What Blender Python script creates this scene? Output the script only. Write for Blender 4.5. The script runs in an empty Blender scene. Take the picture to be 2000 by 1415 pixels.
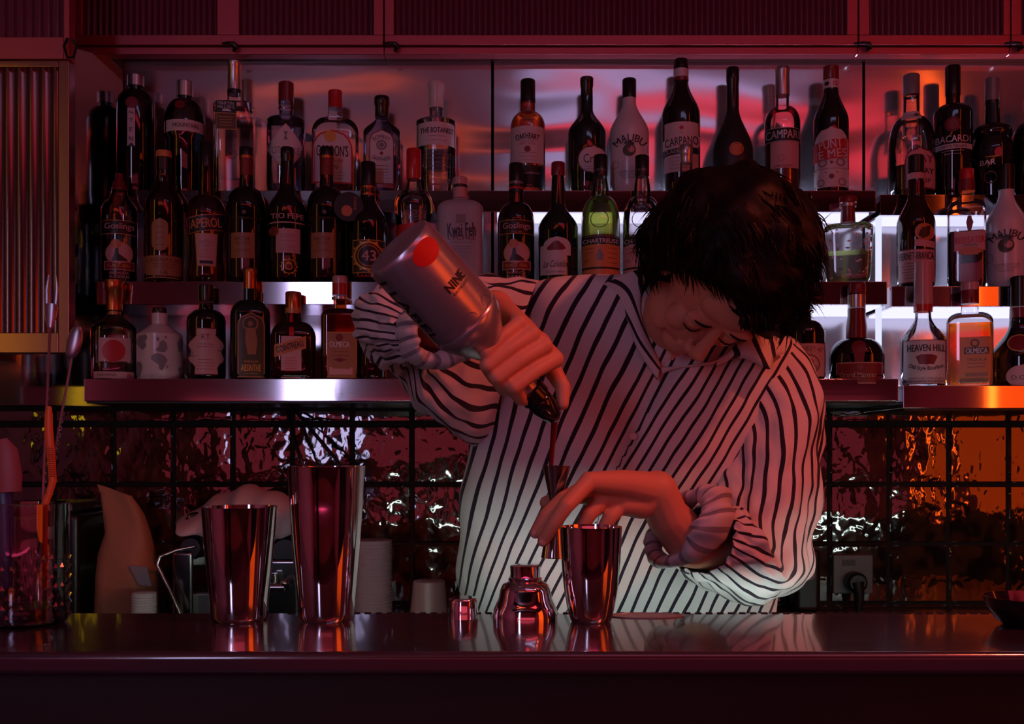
import bpy, bmesh, math, random
from mathutils import Vector, Matrix, noise
sc = bpy.context.scene
COL = sc.collection
# ---------------------------------------------------------------- camera, world, exposure
EYE = 1.30
FPX = 2000.0            # focal length in pixels of the 2000 px wide frame
cam = bpy.data.cameras.new('camera'); cam.sensor_width = 36.0; cam.lens = 36.0 * FPX / 2000.0
cam.shift_y = 172.5 / 2000.0; cam.clip_start = 0.05
cam_o = bpy.data.objects.new('camera', cam); COL.objects.link(cam_o)
cam_o.location = (0, 0, EYE); cam_o.rotation_euler = (math.pi/2, 0, 0)
sc.camera = cam_o
w = bpy.data.worlds.new('world'); sc.world = w; w.use_nodes = True
w.node_tree.nodes['Background'].inputs[0].default_value = (0.02, 0.008, 0.014, 1)
w.node_tree.nodes['Background'].inputs[1].default_value = 0.6
sc.view_settings.view_transform = 'Standard'; sc.view_settings.look = 'None'
sc.view_settings.gamma = 1.0; sc.view_settings.use_curve_mapping = False
sc.view_settings.exposure = 0.0
sc.cycles.max_bounces = 7; sc.cycles.diffuse_bounces = 3; sc.cycles.glossy_bounces = 4
sc.cycles.transmission_bounces = 5; sc.cycles.transparent_max_bounces = 20
sc.cycles.sample_clamp_indirect = 3.0; sc.cycles.caustics_reflective = False; sc.cycles.caustics_refractive = False

def X(px, D): return (px - 1000.0) * D / FPX
def Z(py, D): return EYE + (880.0 - py) * D / FPX
def P(px, py, D): return Vector((X(px, D), D, Z(py, D)))

# ---------------------------------------------------------------- materials
MATS = {}
def mat(name, col, rough=0.5, metal=0.0, **k):
    if name in MATS: return MATS[name]
    m = bpy.data.materials.new(name); m.use_nodes = True
    b = m.node_tree.nodes['Principled BSDF']
    b.inputs['Base Color'].default_value = (*col, 1)
    b.inputs['Roughness'].default_value = rough; b.inputs['Metallic'].default_value = metal
    if 'spec' in k: b.inputs['Specular IOR Level'].default_value = k['spec']
    if 'coat' in k: b.inputs['Coat Weight'].default_value = k['coat']; b.inputs['Coat Roughness'].default_value = 0.05
    if 'sss' in k:
        b.inputs['Subsurface Weight'].default_value = k['sss']; b.inputs['Subsurface Radius'].default_value = (0.012, 0.004, 0.002)
        b.inputs['Subsurface Scale'].default_value = 1.0
    if 'sheen' in k: b.inputs['Sheen Weight'].default_value = k['sheen']
    if 'aniso' in k: b.inputs['Anisotropic'].default_value = k['aniso']
    MATS[name] = m
    return m
def emis(name, col, s):
    m = bpy.data.materials.new(name); m.use_nodes = True
    nt = m.node_tree; nt.nodes.clear()
    e = nt.nodes.new('ShaderNodeEmission'); o = nt.nodes.new('ShaderNodeOutputMaterial')
    e.inputs[0].default_value = (*col, 1); e.inputs[1].default_value = s
    nt.links.new(e.outputs[0], o.inputs[0]); MATS[name] = m
    return m
def bump(m, scale, strength, dist=0.01, mscale=(1, 1, 1), detail=2.0, kind='noise', distort=0.0):
    nt = m.node_tree; N = nt.nodes; L = nt.links
    tc = N.new('ShaderNodeTexCoord'); mp = N.new('ShaderNodeMapping'); mp.inputs['Scale'].default_value = mscale
    L.new(tc.outputs['Object'], mp.inputs[0])
    if kind == 'noise':
        t = N.new('ShaderNodeTexNoise'); t.inputs['Scale'].default_value = scale; t.inputs['Detail'].default_value = detail
        t.inputs['Distortion'].default_value = distort; out = t.outputs[0]
    else:
        t = N.new('ShaderNodeTexWave'); t.inputs['Scale'].default_value = scale; t.inputs['Distortion'].default_value = distort
        out = t.outputs['Fac']
    L.new(mp.outputs[0], t.inputs[0])
    b = N.new('ShaderNodeBump'); b.inputs['Strength'].default_value = strength; b.inputs['Distance'].default_value = dist
    L.new(out, b.inputs['Height']); L.new(b.outputs[0], N['Principled BSDF'].inputs['Normal'])
    return m
def thin(name, tint, edge=None, rough=0.02, gl=1.0):
    """thin clear glass: tinted see-through with a fresnel gloss"""
    if name in MATS: return MATS[name]
    m = bpy.data.materials.new(name); m.use_nodes = True
    nt = m.node_tree; N = nt.nodes; L = nt.links; N.clear()
    o = N.new('ShaderNodeOutputMaterial'); mx = N.new('ShaderNodeMixShader'); t = N.new('ShaderNodeBsdfTransparent')
    g = N.new('ShaderNodeBsdfGlossy'); g.inputs['Roughness'].default_value = rough; g.inputs[0].default_value = (gl, gl, gl, 1)
    lw = N.new('ShaderNodeLayerWeight'); lw.inputs[0].default_value = 0.22
    fr0 = N.new('ShaderNodeFresnel'); fr0.inputs[0].default_value = 1.5
    fr = N.new('ShaderNodeMath'); fr.operation = 'MULTIPLY_ADD'; fr.inputs[1].default_value = 1.25; fr.inputs[2].default_value = 0.02; fr.use_clamp = True; L.new(fr0.outputs[0], fr.inputs[0])
    mc = N.new('ShaderNodeMix'); mc.data_type = 'RGBA'
    mc.inputs[6].default_value = (*tint, 1); e = edge or tuple(c*0.55 for c in tint); mc.inputs[7].default_value = (*e, 1)
    L.new(lw.outputs['Facing'], mc.inputs[0]); L.new(mc.outputs[2], t.inputs[0])
    L.new(fr.outputs[0], mx.inputs[0]); L.new(t.outputs[0], mx.inputs[1]); L.new(g.outputs[0], mx.inputs[2])
    L.new(mx.outputs[0], o.inputs[0]); MATS[name] = m
    return m

# ---------------------------------------------------------------- object helpers
def tag(o, label, cat, group=None, kind=None):
    o['label'] = label; o['category'] = cat
    if group: o['group'] = group
    if kind: o['kind'] = kind
    return o
def thing(name, loc, label, cat, group=None, rz=0.0):
    o = bpy.data.objects.new(name, None); COL.objects.link(o)
    o.empty_display_size = 0.05; o.location = loc; o.rotation_euler = (0, 0, rz)
    return tag(o, label, cat, group)
class MB:
    def __init__(s): s.v = []; s.f = []; s.mi = []; s.bev = False
    def add(s, v, f, mi=0):
        n = len(s.v); s.v += [tuple(a) for a in v]; s.f += [tuple(i+n for i in q) for q in f]; s.mi += [mi]*len(f); return s
    def box(s, x0, x1, y0, y1, z0, z1, mi=0, b=0.0):
        if b <= 0:
            v = [(x, y, z) for x in (x0, x1) for y in (y0, y1) for z in (z0, z1)]
            f = [(0, 1, 3, 2), (4, 6, 7, 5), (0, 4, 5, 1), (2, 3, 7, 6), (0, 2, 6, 4), (1, 5, 7, 3)]
            return s.add(v, f, mi)
        s.bev = True
        bm = bmesh.new(); bmesh.ops.create_cube(bm, size=1.0)
        for q in bm.verts: q.co = Vector(((x0+x1)/2+q.co.x*(x1-x0), (y0+y1)/2+q.co.y*(y1-y0), (z0+z1)/2+q.co.z*(z1-z0)))
        bmesh.ops.bevel(bm, geom=list(bm.edges), offset=b, segments=3, affect='EDGES', profile=0.5)
        bm.verts.index_update()
        s.add([q.co[:] for q in bm.verts], [tuple(e.index for e in fc.verts) for fc in bm.faces], mi); bm.free(); return s
    def lathe(s, prof, seg=40, sy=1.0, n=2.0, cx=0.0, cy=0.0, cz=0.0, rf=None, cap0=True, cap1=True, mi=0, M=None):
        """prof: list of (r, z); n>2 gives a rounded-square section, sy squashes the depth"""
        v = []
        for r, z in prof:
            for k in range(seg):
                a = 2*math.pi*k/seg; c, d = math.sin(a), -math.cos(a)
                q = (abs(c)**n + abs(d)**n)**(-1.0/n)
                rr = r*q*(rf(a, z) if rf else 1.0)
                p = Vector((cx+rr*c, cy+rr*d*sy, cz+z))
                v.append(M @ p if M else p)
        f = []
        for j in range(len(prof)-1):
            for k in range(seg):
                a, b = j*seg+k, j*seg+(k+1) % seg
                f.append((a, b, b+seg, a+seg))
        if cap0: f.append(tuple(range(seg-1, -1, -1)))
        if cap1: f.append(tuple((len(prof)-1)*seg+k for k in range(seg)))
        return s.add(v, f, mi)
    def tube(s, pts, rad, seg=12, mi=0, flat=1.0, closed=False):
        pts = [Vector(p) for p in pts]
        if not isinstance(rad, (list, tuple)): rad = [rad]*len(pts)
        v = []; up = None
        for i, p in enumerate(pts):
            t = (pts[min(i+1, len(pts)-1)]-pts[max(i-1, 0)])
            if t.length < 1e-9: t = Vector((0, 0, 1))
            t.normalize()
            if up is None: up = Vector((0, 0, 1)) if abs(t.z) < 0.9 else Vector((0, -1, 0))
            a = t.cross(up); a.normalize(); b = a.cross(t); b.normalize(); up = b
            for k in range(seg):
                w_ = 2*math.pi*k/seg
                v.append(p + a*math.cos(w_)*rad[i] + b*math.sin(w_)*rad[i]*flat)
        f = []
        for j in range(len(pts)-1):
            for k in range(seg):
                q, r = j*seg+k, j*seg+(k+1) % seg
                f.append((q, q+seg, r+seg, r))
        f.append(tuple(range(seg))); f.append(tuple((len(pts)-1)*seg+k for k in range(seg-1, -1, -1)))
        return s.add(v, f, mi)
    def ball(s, c, r, seg=16, rings=10, M=None, mi=0):
        if not isinstance(r, (tuple, list, Vector)): r = (r, r, r)
        v = []; f = []
        for j in range(rings+1):
            th = math.pi*j/rings
            for k in range(seg):
                a = 2*math.pi*k/seg
                p = Vector((r[0]*math.sin(th)*math.cos(a), r[1]*math.sin(th)*math.sin(a), r[2]*math.cos(th)))
                if M: p = M @ p
                v.append(Vector(c)+p)
        for j in range(rings):
            for k in range(seg):
                a, b = j*seg+k, j*seg+(k+1) % seg
                f.append((a, a+seg, b+seg, b))
        return s.add(v, f, mi)
    def build(s, name, m, parent=None, smooth=True, loc=None, fix=True, weld=False):
        me = bpy.data.meshes.new(name); me.from_pydata(s.v, [], s.f)
        ms = m if isinstance(m, (list, tuple)) else [m]
        for q in ms: me.materials.append(q)
        if len(ms) > 1: me.polygons.foreach_set('material_index', s.mi)
        if fix or weld:
            bm = bmesh.new(); bm.from_mesh(me)
            if weld: bmesh.ops.remove_doubles(bm, verts=bm.verts, dist=1e-5)
            if fix: bmesh.ops.recalc_face_normals(bm, faces=bm.faces)
            bm.to_mesh(me); bm.free()
        if smooth:
            me.polygons.foreach_set('use_smooth', [True]*len(me.polygons))
            try: me.set_sharp_from_angle(angle=math.radians(38))
            except Exception: pass
        o = bpy.data.objects.new(name, me); COL.objects.link(o)
        if s.bev and smooth:
            wn = o.modifiers.new('w', 'WEIGHTED_NORMAL'); wn.weight = 100; wn.keep_sharp = True
        if parent: o.parent = parent
        if loc is not None: o.location = loc
        return o
def struct(o): o['kind'] = 'structure'; return o
_tc = {}
def text_geo(s):
    """flat letters of the built-in font, normalised to a unit box (0..1, 0..1) about their own outline"""
    if s in _tc: return _tc[s]
    cu = bpy.data.curves.new('t', 'FONT'); cu.body = s; cu.resolution_u = 3; cu.align_x = 'LEFT'
    o = bpy.data.objects.new('t', cu); COL.objects.link(o)
    dg = bpy.context.evaluated_depsgraph_get()
    me = bpy.data.meshes.new_from_object(o.evaluated_get(dg))
    bm = bmesh.new(); bm.from_mesh(me); bmesh.ops.triangulate(bm, faces=bm.faces); bm.verts.index_update()
    v = [(q.co.x, q.co.y) for q in bm.verts]; f = [tuple(a.index for a in fc.verts) for fc in bm.faces]
    bm.free(); bpy.data.objects.remove(o); bpy.data.meshes.remove(me); bpy.data.curves.remove(cu)
    if not v: _tc[s] = ([], []); return _tc[s]
    x0 = min(a for a, b in v); x1 = max(a for a, b in v); y0 = min(b for a, b in v); y1 = max(b for a, b in v)
    v = [((a-x0)/(x1-x0), (b-y0)/max(y1-y0, 1e-6)) for a, b in v]
    _tc[s] = (v, f); return _tc[s]
# ---------------------------------------------------------------- lamps of the room and added fill lights
DW = 2.41                                   # steel wall behind the bottles
def lamp_box(name, x0, x1, y0, y1, z0, z1, col, s, label, cat='lamp', group=None, housing=None):
    t = thing(name, ((x0+x1)/2, (y0+y1)/2, z0), label, cat, group)
    c = Vector(t.location)
    MB().box(x0-c.x, x1-c.x, y0-c.y, y1-c.y, 0, z1-z0, b=min(x1-x0, y1-y0, z1-z0)*0.2).build('light_tube', emis(name+'_glow', col, s), t)
    if housing:
        a = housing
        MB().box(a[0]-c.x, a[1]-c.x, a[2]-c.y, a[3]-c.y, a[4]-c.z, a[5]-c.z, b=0.004).build('housing', mat('black_metal', (0.02, 0.02, 0.022), 0.4, 0.6), t)
    return t
lamp_box('wall_light', 2.50, 2.52, -1.0, 0.10, 0.85, 2.3, (1.0, 0.075, 0.005), 1.6, 'broad orange glowing panel on the partition right of the bar', housing=(2.52, 2.56, -1.05, 0.15, 0.0, 2.8))
lamp_box('wall_light', 1.50, 1.517, 1.105, 1.122, 1.12, 2.72, (1.0, 0.10, 0.008), 13.0, 'slim orange light column rising from the bar end on the right', housing=(1.517, 1.53, 1.10, 1.13, 1.101, 2.8))
lamp_box('wall_light', -1.40, -1.10, -2.05, -1.98, 1.15, 2.6, (0.66, 0.58, 1.0), 6.5, 'pale lavender light column facing the bar from the room', housing=(-1.45, -1.05, -2.12, -2.05, 0.0, 2.7))
lamp_box('wall_light', -1.50, -1.47, 1.30, 1.34, 1.35, 2.35, (1.0, 0.62, 0.02), 2.6, 'slim yellow light column left of the bar', housing=(-1.53, -1.50, 1.28, 1.38, 0.0, 2.4))
lamp_box('ceiling_fill', 0.15, 2.0, -0.85, -0.45, 2.93, 2.985, (1.0, 0.04, 0.07), 2.0, 'added red fill panel on the unseen ceiling over the guests side of the bar', housing=(0.1, 2.05, -0.9, -0.4, 2.985, 3.0))  # unseen fill panel, added to wash the bar and steel in red
lamp_box('ceiling_fill', -1.6, 0.0, -1.2, -0.9, 2.93, 2.985, (1.0, 0.12, 0.05), 1.6, 'added red fill panel on the unseen ceiling further back in the room', housing=(-1.65, 0.05, -1.25, -0.85, 2.985, 3.0))  # second unseen panel, added to carry the red wash further back
lamp_box('wall_wash_fill', -2.5, 2.6, -3.08, -3.04, 0.5, 0.54, (1.0, 0.06, 0.2), 3.0, 'added red fill tube along the foot of the unseen wall behind the guests', housing=(-2.55, 2.65, -3.1, -3.02, 0.42, 0.5))  # unseen tube, added to redden the front wall that the tiles mirror
lamp_box('red_band_fill', -2.3, 2.6, -2.95, -2.9, 1.0, 1.62, (1.0, 0.08, 0.14), 0.65, 'long red fill band added on the unseen wall facing the bar', housing=(-2.35, 2.65, -3.0, -2.95, 0.95, 1.67))  # no sign hangs here: unseen emitter, added so the tiles reflect red
lamp_box('ceiling_fill', 0.0, 1.3, 0.02, 0.16, 2.93, 2.985, (0.62, 0.55, 1.0), 1.6, 'added lavender fill bar on the unseen ceiling over the counter', housing=(-0.05, 1.35, 0.0, 0.18, 2.985, 3.0))  # unseen fill, added for a lavender tint on ceiling, hair and shirt
# red spotlight on the ceiling, aimed at the bartender's hands and shoulder
sp = thing('spotlight', (1.35, 0.45, 2.78), 'small red ceiling spotlight aimed at the bartender', 'lamp')
aim = Vector((0.36, 1.47, 1.28))-Vector(sp.location); q_ = aim.to_track_quat('-Z', 'Y')
MB().lathe([(0.045, 0.14), (0.05, 0.13), (0.05, 0.01), (0.047, 0.0), (0.043, 0.004), (0.043, 0.06)], 32, M=q_.to_matrix().to_4x4()).tube([(0, 0, 0.08), (0, 0, 0.219)], 0.008, 10).build('can', mat('black_metal', (0.02, 0.02, 0.022), 0.4, 0.6), sp)
ld = bpy.data.lights.new('spot_bulb', 'SPOT'); ld.energy = 62; ld.color = (1.0, 0.13, 0.07); ld.spot_size = math.radians(46); ld.spot_blend = 0.7; ld.shadow_soft_size = 0.04
lo_ = bpy.data.objects.new('spot_bulb', ld); COL.objects.link(lo_); lo_.parent = sp; lo_.rotation_mode = 'QUATERNION'; lo_.rotation_quaternion = q_; lo_.location = aim.normalized()*0.01
# work light under the rear edge of the bar top, shining at the bartender
lamp_box('under_counter_light', -0.42, 1.28, 1.195, 1.215, 1.048, 1.062, (0.80, 1.0, 0.90), 24.0, 'cool white light strip under the rear edge of the bar top')
# light strips of the bottle display
led = emis('led_diffuser', (0.70, 0.69, 1.0), 1.35)
led2 = emis('led_line', (0.72, 0.72, 1.0), 3.2)
led3 = emis('led_soft', (0.70, 0.66, 1.0), 0.28)

# ---------------------------------------------------------------- room shell
wallp = bump(mat('wall_paint', (0.60, 0.20, 0.24), 0.75), 30, 0.2)
ceilp = mat('ceiling_paint', (0.50, 0.34, 0.40), 0.6)
floorp = bump(mat('floor_dark', (0.03, 0.02, 0.022), 0.4), 6, 0.2)
struct(MB().box(-2.9, 2.9, -3.3, 2.7, -0.06, 0.0).build('floor', floorp, smooth=False))
struct(MB().box(-2.9, 2.9, -3.3, 2.7, 3.0, 3.06).build('ceiling', ceilp, smooth=False))
struct(MB().box(-2.9, -2.8, -3.3, 2.7, 0, 3.0).build('wall_left', wallp, smooth=False))
struct(MB().box(2.8, 2.9, -3.3, 2.7, 0, 3.0).build('wall_right', wallp, smooth=False))
struct(MB().box(-2.8, 2.8, -3.3, -3.2, 0, 3.0).build('wall_front', wallp, smooth=False))
struct(MB().box(-2.8, 2.8, 2.6, 2.7, 0, 3.0).build('wall_back', mat('dark_wall', (0.02, 0.012, 0.012), 0.6), smooth=False))
mb = MB()
for y in (-1.15, -2.3): mb.box(-2.8, 2.8, y, y+0.16, 2.72, 3.0)
struct(mb.build('trim_1', mat('dark_wall', (0, 0, 0)), smooth=False))

# tiled lower wall: handmade glazed tiles in dark grout, one wall
DT = 2.42; tp = 116.5*DT/2000
tile = mat('glazed_tile', (0.035, 0.010, 0.005), 0.05, spec=1.0, coat=0.9)
nt = tile.node_tree; N = nt.nodes; L = nt.links
tc = N.new('ShaderNodeTexCoord')
n1 = N.new('ShaderNodeTexNoise'); n1.inputs['Scale'].default_value = 30; n1.inputs['Detail'].default_value = 1.5; n1.inputs['Distortion'].default_value = 0.3
n2 = N.new('ShaderNodeTexNoise'); n2.inputs['Scale'].default_value = 9; n2.inputs['Detail'].default_value = 1
mp = N.new('ShaderNodeMapping'); mp.inputs['Scale'].default_value = (1.1, 1, 0.9)
L.new(tc.outputs['Object'], mp.inputs[0]); L.new(mp.outputs[0], n1.inputs[0]); L.new(tc.outputs['Object'], n2.inputs[0])
ad = N.new('ShaderNodeMath'); ad.operation = 'MULTIPLY_ADD'; ad.inputs[1].default_value = 2.5
L.new(n2.outputs[0], ad.inputs[0]); L.new(n1.outputs[0], ad.inputs[2])
bp = N.new('ShaderNodeBump'); bp.inputs['Strength'].default_value = 0.32; bp.inputs['Distance'].default_value = 0.005
L.new(ad.outputs[0], bp.inputs['Height']); L.new(bp.outputs[0], N['Principled BSDF'].inputs['Normal']); L.new(bp.outputs[0], N['Principled BSDF'].inputs['Coat Normal'])
cr = N.new('ShaderNodeValToRGB'); cr.color_ramp.elements[0].position = 0.38; cr.color_ramp.elements[0].color = (0.012, 0.006, 0.004, 1)
cr.color_ramp.elements[1].position = 0.62; cr.color_ramp.elements[1].color = (0.06, 0.018, 0.008, 1)
L.new(n1.outputs[0], cr.inputs[0]); L.new(cr.outputs[0], N['Principled BSDF'].inputs['Base Color'])
grout = mat('grout', (0.006, 0.004, 0.004), 0.9)
rnd = random.Random(5)
mb = MB()
x_ref = X(688, DT); g = 0.0055
rows = [(Z(830, DT)-tp*(k+1)+0.0, Z(830, DT)-tp*k) for k in range(0, 5)] + [(Z(825, DT), Z(801, DT)), (Z(797, DT), Z(700, DT))]
i0 = -10; i1 = 13
mb.box(x_ref+tp*i0, x_ref+tp*i1, DT+0.004, DT+0.02, 0.5, Z(760, DT), mi=1)
for (za, zb) in rows:
    for i in range(i0, i1):
        xa, xb = x_ref+tp*i+g/2, x_ref+tp*(i+1)-g/2; z0, z1 = za+g/2, zb-g/2
        tx, tz = rnd.uniform(-1, 1)*0.0012, rnd.uniform(-1, 1)*0.0012; e = 0.0045
        n_ = 6; v = []; f = []
        for a in range(n_+1):
            for b in range(n_+1):
                u = a/n_; q = b/n_
                ed = min(u, 1-u, q, 1-q)
                y = DT + tx*(u-0.5) + tz*(q-0.5) - 0.0012*math.sin(math.pi*u)*math.sin(math.pi*q)
                if ed == 0: y = DT+0.005
                uu = [0, 0.03, 0.2, 0.5, 0.8, 0.97, 1][a]; qq = [0, 0.03, 0.2, 0.5, 0.8, 0.97, 1][b]
                v.append((xa+(xb-xa)*uu, y, z0+(z1-z0)*qq))
        for a in range(n_):
            for b in range(n_):
                k = a*(n_+1)+b; f.append((k, k+n_+1, k+n_+2, k+1))
        mb.add(v, f, 0)
struct(mb.build('wall_tiled', [tile, grout], fix=False))

# polished steel lining behind the shelves (wavy sheet), with seams
steel = mat('steel_sheet', (0.62, 0.60, 0.64), 0.15, 0.82)
nt = steel.node_tree; N = nt.nodes; L = nt.links
tc = N.new('ShaderNodeTexCoord'); mp = N.new('ShaderNodeMapping'); mp.inputs['Scale'].default_value = (1.0, 1.0, 2.6)
ns = N.new('ShaderNodeTexNoise'); ns.inputs['Scale'].default_value = 1.8; ns.inputs['Detail'].default_value = 1.0; ns.inputs['Distortion'].default_value = 0.6
bp = N.new('ShaderNodeBump'); bp.inputs['Strength'].default_value = 0.35; bp.inputs['Distance'].default_value = 0.03
L.new(tc.outputs['Object'], mp.inputs[0]); L.new(mp.outputs[0], ns.inputs[0]); L.new(ns.outputs[0], bp.inputs['Height']); L.new(bp.outputs[0], N['Principled BSDF'].inputs['Normal'])
zt = Z(104, 2.36); zb_ = Z(796, DW)
xs1, xs2 = X(962, DW), X(1687, DW); xl = X(240, DW)
for a, b, nm in ((xl+0.002, xs1-0.0035, 'wall_panel'), (xs1+0.0035, xs2-0.0035, 'wall_panel'), (xs2+0.0035, 1.95, 'wall_panel')):
    struct(MB().box(a, b, DW, DW+0.006, zb_, zt).build(nm, steel, smooth=False))
# angled steel corner panel at the left end
d = 0.27
o = MB().add([(xl, DW, zb_), (xl-d, DW-d, zb_), (xl-d, DW-d, zt), (xl, DW, zt), (xl-0.006, DW+0.006, zb_), (xl-d-0.006, DW-d+0.006, zb_), (xl-d-0.006, DW-d+0.006, zt), (xl-0.006, DW+0.006, zt)],
         [(0, 1, 2, 3), (7, 6, 5, 4), (0, 4, 5, 1), (3, 2, 6, 7), (1, 5, 6, 2), (0, 3, 7, 4)]).build('wall_corner', mat('steel_plain', (0.58, 0.56, 0.58), 0.09, 1.0), smooth=False)
struct(o)

# ---------------------------------------------------------------- bottle shelves
brushed = bump(mat('brushed_steel', (0.60, 0.56, 0.60), 0.075, 1.0), 60, 0.02, 0.002, (0.02, 1, 1.2))
darkmetal = mat('black_metal', (0.02, 0.02, 0.022), 0.4, 0.6)
SH = {}
led_up = emis('led_upward', (0.68, 0.68, 1.0), 46.0)
def shelf(px0, px1, ytop, ybot, D, name, label, under=None, xa=None, glow=None):
    x0 = xa if xa is not None else X(px0, D); x1 = X(px1, D); z1, z0 = Z(ytop, D), Z(ybot, D)
    t = thing(name, ((x0+x1)/2, D, z0), label, 'shelf', 'steel bottle shelves')
    h = (x1-x0)/2
    MB().box(-h, h, 0, DW-D-0.001, 0.004, z1-z0, b=0.0015).build('board', brushed, t)
    if under:
        xa_, m_ = under
        MB().box(max(-h, xa_-(x0+x1)/2)+0.01, h-0.012, 0.012, DW-D-0.012, 0.0, 0.006).build('light_diffuser', m_, t)
    else:
        MB().box(-h+0.004, h-0.004, 0.004, DW-D-0.004, 0.0, 0.005).build('underside', darkmetal, t)
    if glow: MB().box(glow-(x0+x1)/2, h-0.01, DW-D-0.0085, DW-D-0.002, z1-z0+0.0002, z1-z0+0.005).build('rear_light_strip', led_up, t)
    return z1
F1, F2, F3 = 2.30, 2.23, 2.165
SZ = {}
SZ[1] = shelf(0, 1711, 372, 418, F1, 'shelf', 'topmost long steel shelf under the red cabinet', (X(962, F1), led), xa=-0.905, glow=X(970, 2.39))
SZ[2] = shelf(0, 1733, 550, 599, F2, 'shelf', 'middle long steel shelf, bartender\'s head in front of it', (X(1400, F2), led), xa=-0.905, glow=X(1180, 2.39))
SZ[3] = shelf(0, 1755, 740, 788, F3, 'shelf', 'lowest long steel shelf above the tiles', None, xa=-0.905, glow=X(1480, 2.39))
SZ[4] = shelf(1719, 2150, 380, 424, F1, 'shelf', 'topmost short steel shelf at the right edge', (0, led), glow=X(1725, 2.39))
SZ[5] = shelf(1741, 2150, 559, 603, F2, 'shelf', 'middle short steel shelf at the right edge', (0, led), glow=X(1735, 2.39))
SZ[6] = shelf(1764, 2150, 753, 802, F3, 'shelf', 'lowest short steel shelf at the right edge', None, glow=X(1750, 2.39))
lamp_box('light_strip', X(1711, 2.30)+0.0015, X(1719, 2.30)-0.0015, 2.285, 2.31, Z(790, 2.3), Z(424, 2.3), (0.72, 0.74, 1.0), 1.1, 'upright pale light strip in the gap between the two shelf groups')
lamp_box('light_strip', X(760, 2.365), 1.9, 2.366, 2.376, Z(107.5, 2.366), Z(104.5, 2.366), (0.72, 0.72, 1.0), 3.0, 'thin white light strip under the red cabinets')

# ---------------------------------------------------------------- cabinets overhead
redm = bump(mat('red_bronze', (0.55, 0.12, 0.16), 0.42, 0.55), 40, 0.08, 0.002, (0.05, 1, 1))
ribg = mat('ribbed_glass', (0.16, 0.035, 0.075), 0.2, 0.4, spec=0.8)
blackm = mat('black_plastic', (0.008, 0.008, 0.009), 0.3)
def ribs(x0, x1, z0, z1, y, pitch, amp):
    n = max(4, int((x1-x0)/pitch)); mb = MB(); v = []; k = 6
    m = n*k
    for i in range(m+1):
        x = x0+(x1-x0)*i/m; yy = y-amp*abs(math.sin(math.pi*i/k))
        v += [(x, yy, z0), (x, yy, z1)]
    f = [(2*i, 2*i+2, 2*i+3, 2*i+1) for i in range(m)]
    nb = len(v); v += [(x0, y+0.004, z0), (x0, y+0.004, z1), (x1, y+0.004, z0), (x1, y+0.004, z1)]
    f.append((nb+2, nb, nb+1, nb+3))
    return mb.add(v, f)
DC = 2.36; zc0, zc1 = Z(106, DC), 2.78
def frame_rect(mb, x0, x1, z0, z1, y0, y1, wl, wr, wb, wt):
    for a in ((x0, x0+wl, z0, z1), (x1-wr, x1, z0, z1), (x0+wl, x1-wr, z0, z0+wb), (x0+wl, x1-wr, z1-wt, z1)):
        mb.box(a[0], a[1], y0, y1, a[2], a[3], b=0.002)
    return mb
def cabinet(px0, px1, panes, D, label, zlow):
    x0, x1 = X(px0, D), X(px1, D)
    t = thing('wall_cabinet', ((x0+x1)/2, D, zlow), label, 'cabinet', 'overhead cabinets with ribbed glass doors')
    cx = (x0+x1)/2
    MB().box(x0-cx, x1-cx, 0.03, 2.6-D-0.001, 0.002, zc1-zlow).build('body', mat('cabinet_body', (0.05, 0.012, 0.014), 0.5), t)
    MB().box(x0-cx, x1-cx, 0.0, 0.03, 0.0, Z(91, D)-zlow-0.001, b=0.002).build('bottom_rail', redm, t)
    zb = Z(89.5, D)-zlow
    dx0 = x0-cx+0.001; dx1 = x1-cx-0.001
    mb = MB()
    # door frame with its stiles between the panes
    zg = Z(70, D)-zlow; ztop = zc1-zlow-0.002
    edges = [dx0]+[e for p in panes for e in (X(p[0], D)-cx, X(p[1], D)-cx)]+[dx1]
    mb.box(dx0, dx1, -0.006, 0.016, zb, zg, b=0.002); mb.box(dx0, dx1, -0.006, 0.016, ztop-0.06, ztop, b=0.002)
    for k in range(0, len(edges), 2):
        if edges[k+1]-edges[k] > 0.002: mb.box(edges[k], edges[k+1], -0.006, 0.016, zg, ztop-0.06, b=0.002)
    dr = mb.build('door_frame', redm, t)
    for p in panes:
        ribs(X(p[0], D)-cx, X(p[1], D)-cx, zg, ztop-0.06, 0.008, 0.0135, 0.004).build('ribbed_pane', ribg, dr)
    return t, cx
cabs = [cabinet(142.5, 750, [(162, 425), (468, 730)], DC, 'red bronze overhead cabinet with two ribbed panes, left of centre', zc0),
        cabinet(750.8, 1675, [(770, 1653)], DC, 'wide red bronze overhead cabinet with one long ribbed pane above the centre', zc0),
        cabinet(1675.8, 1972, [(1697, 1958)], DC, 'red bronze overhead cabinet with one ribbed pane near the right edge', zc0),
        cabinet(1972.8, 2200, [(1992, 2180)], DC, 'red bronze overhead cabinet cut off by the right edge', zc0)]
for ci, px in ((0, 455), (1, 768), (2, 1685), (3, 1978)):
    t, cx = cabs[ci]
    x = X(px, DC)-cx; z = Z(91, DC)-zc0
    mb = MB().tube([(x-0.022, -0.008, z+0.004), (x-0.006, -0.018, z+0.002), (x+0.008, -0.02, z-0.001), (x+0.012, -0.016, z-0.008), (x+0.004, -0.012, z-0.016)], [0.0025, 0.003, 0.005, 0.006, 0.003], 8)
    mb.ball((x+0.008, -0.014, z-0.004), 0.007, 10, 8)
    mb.build('door_catch', blackm, t)
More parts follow.
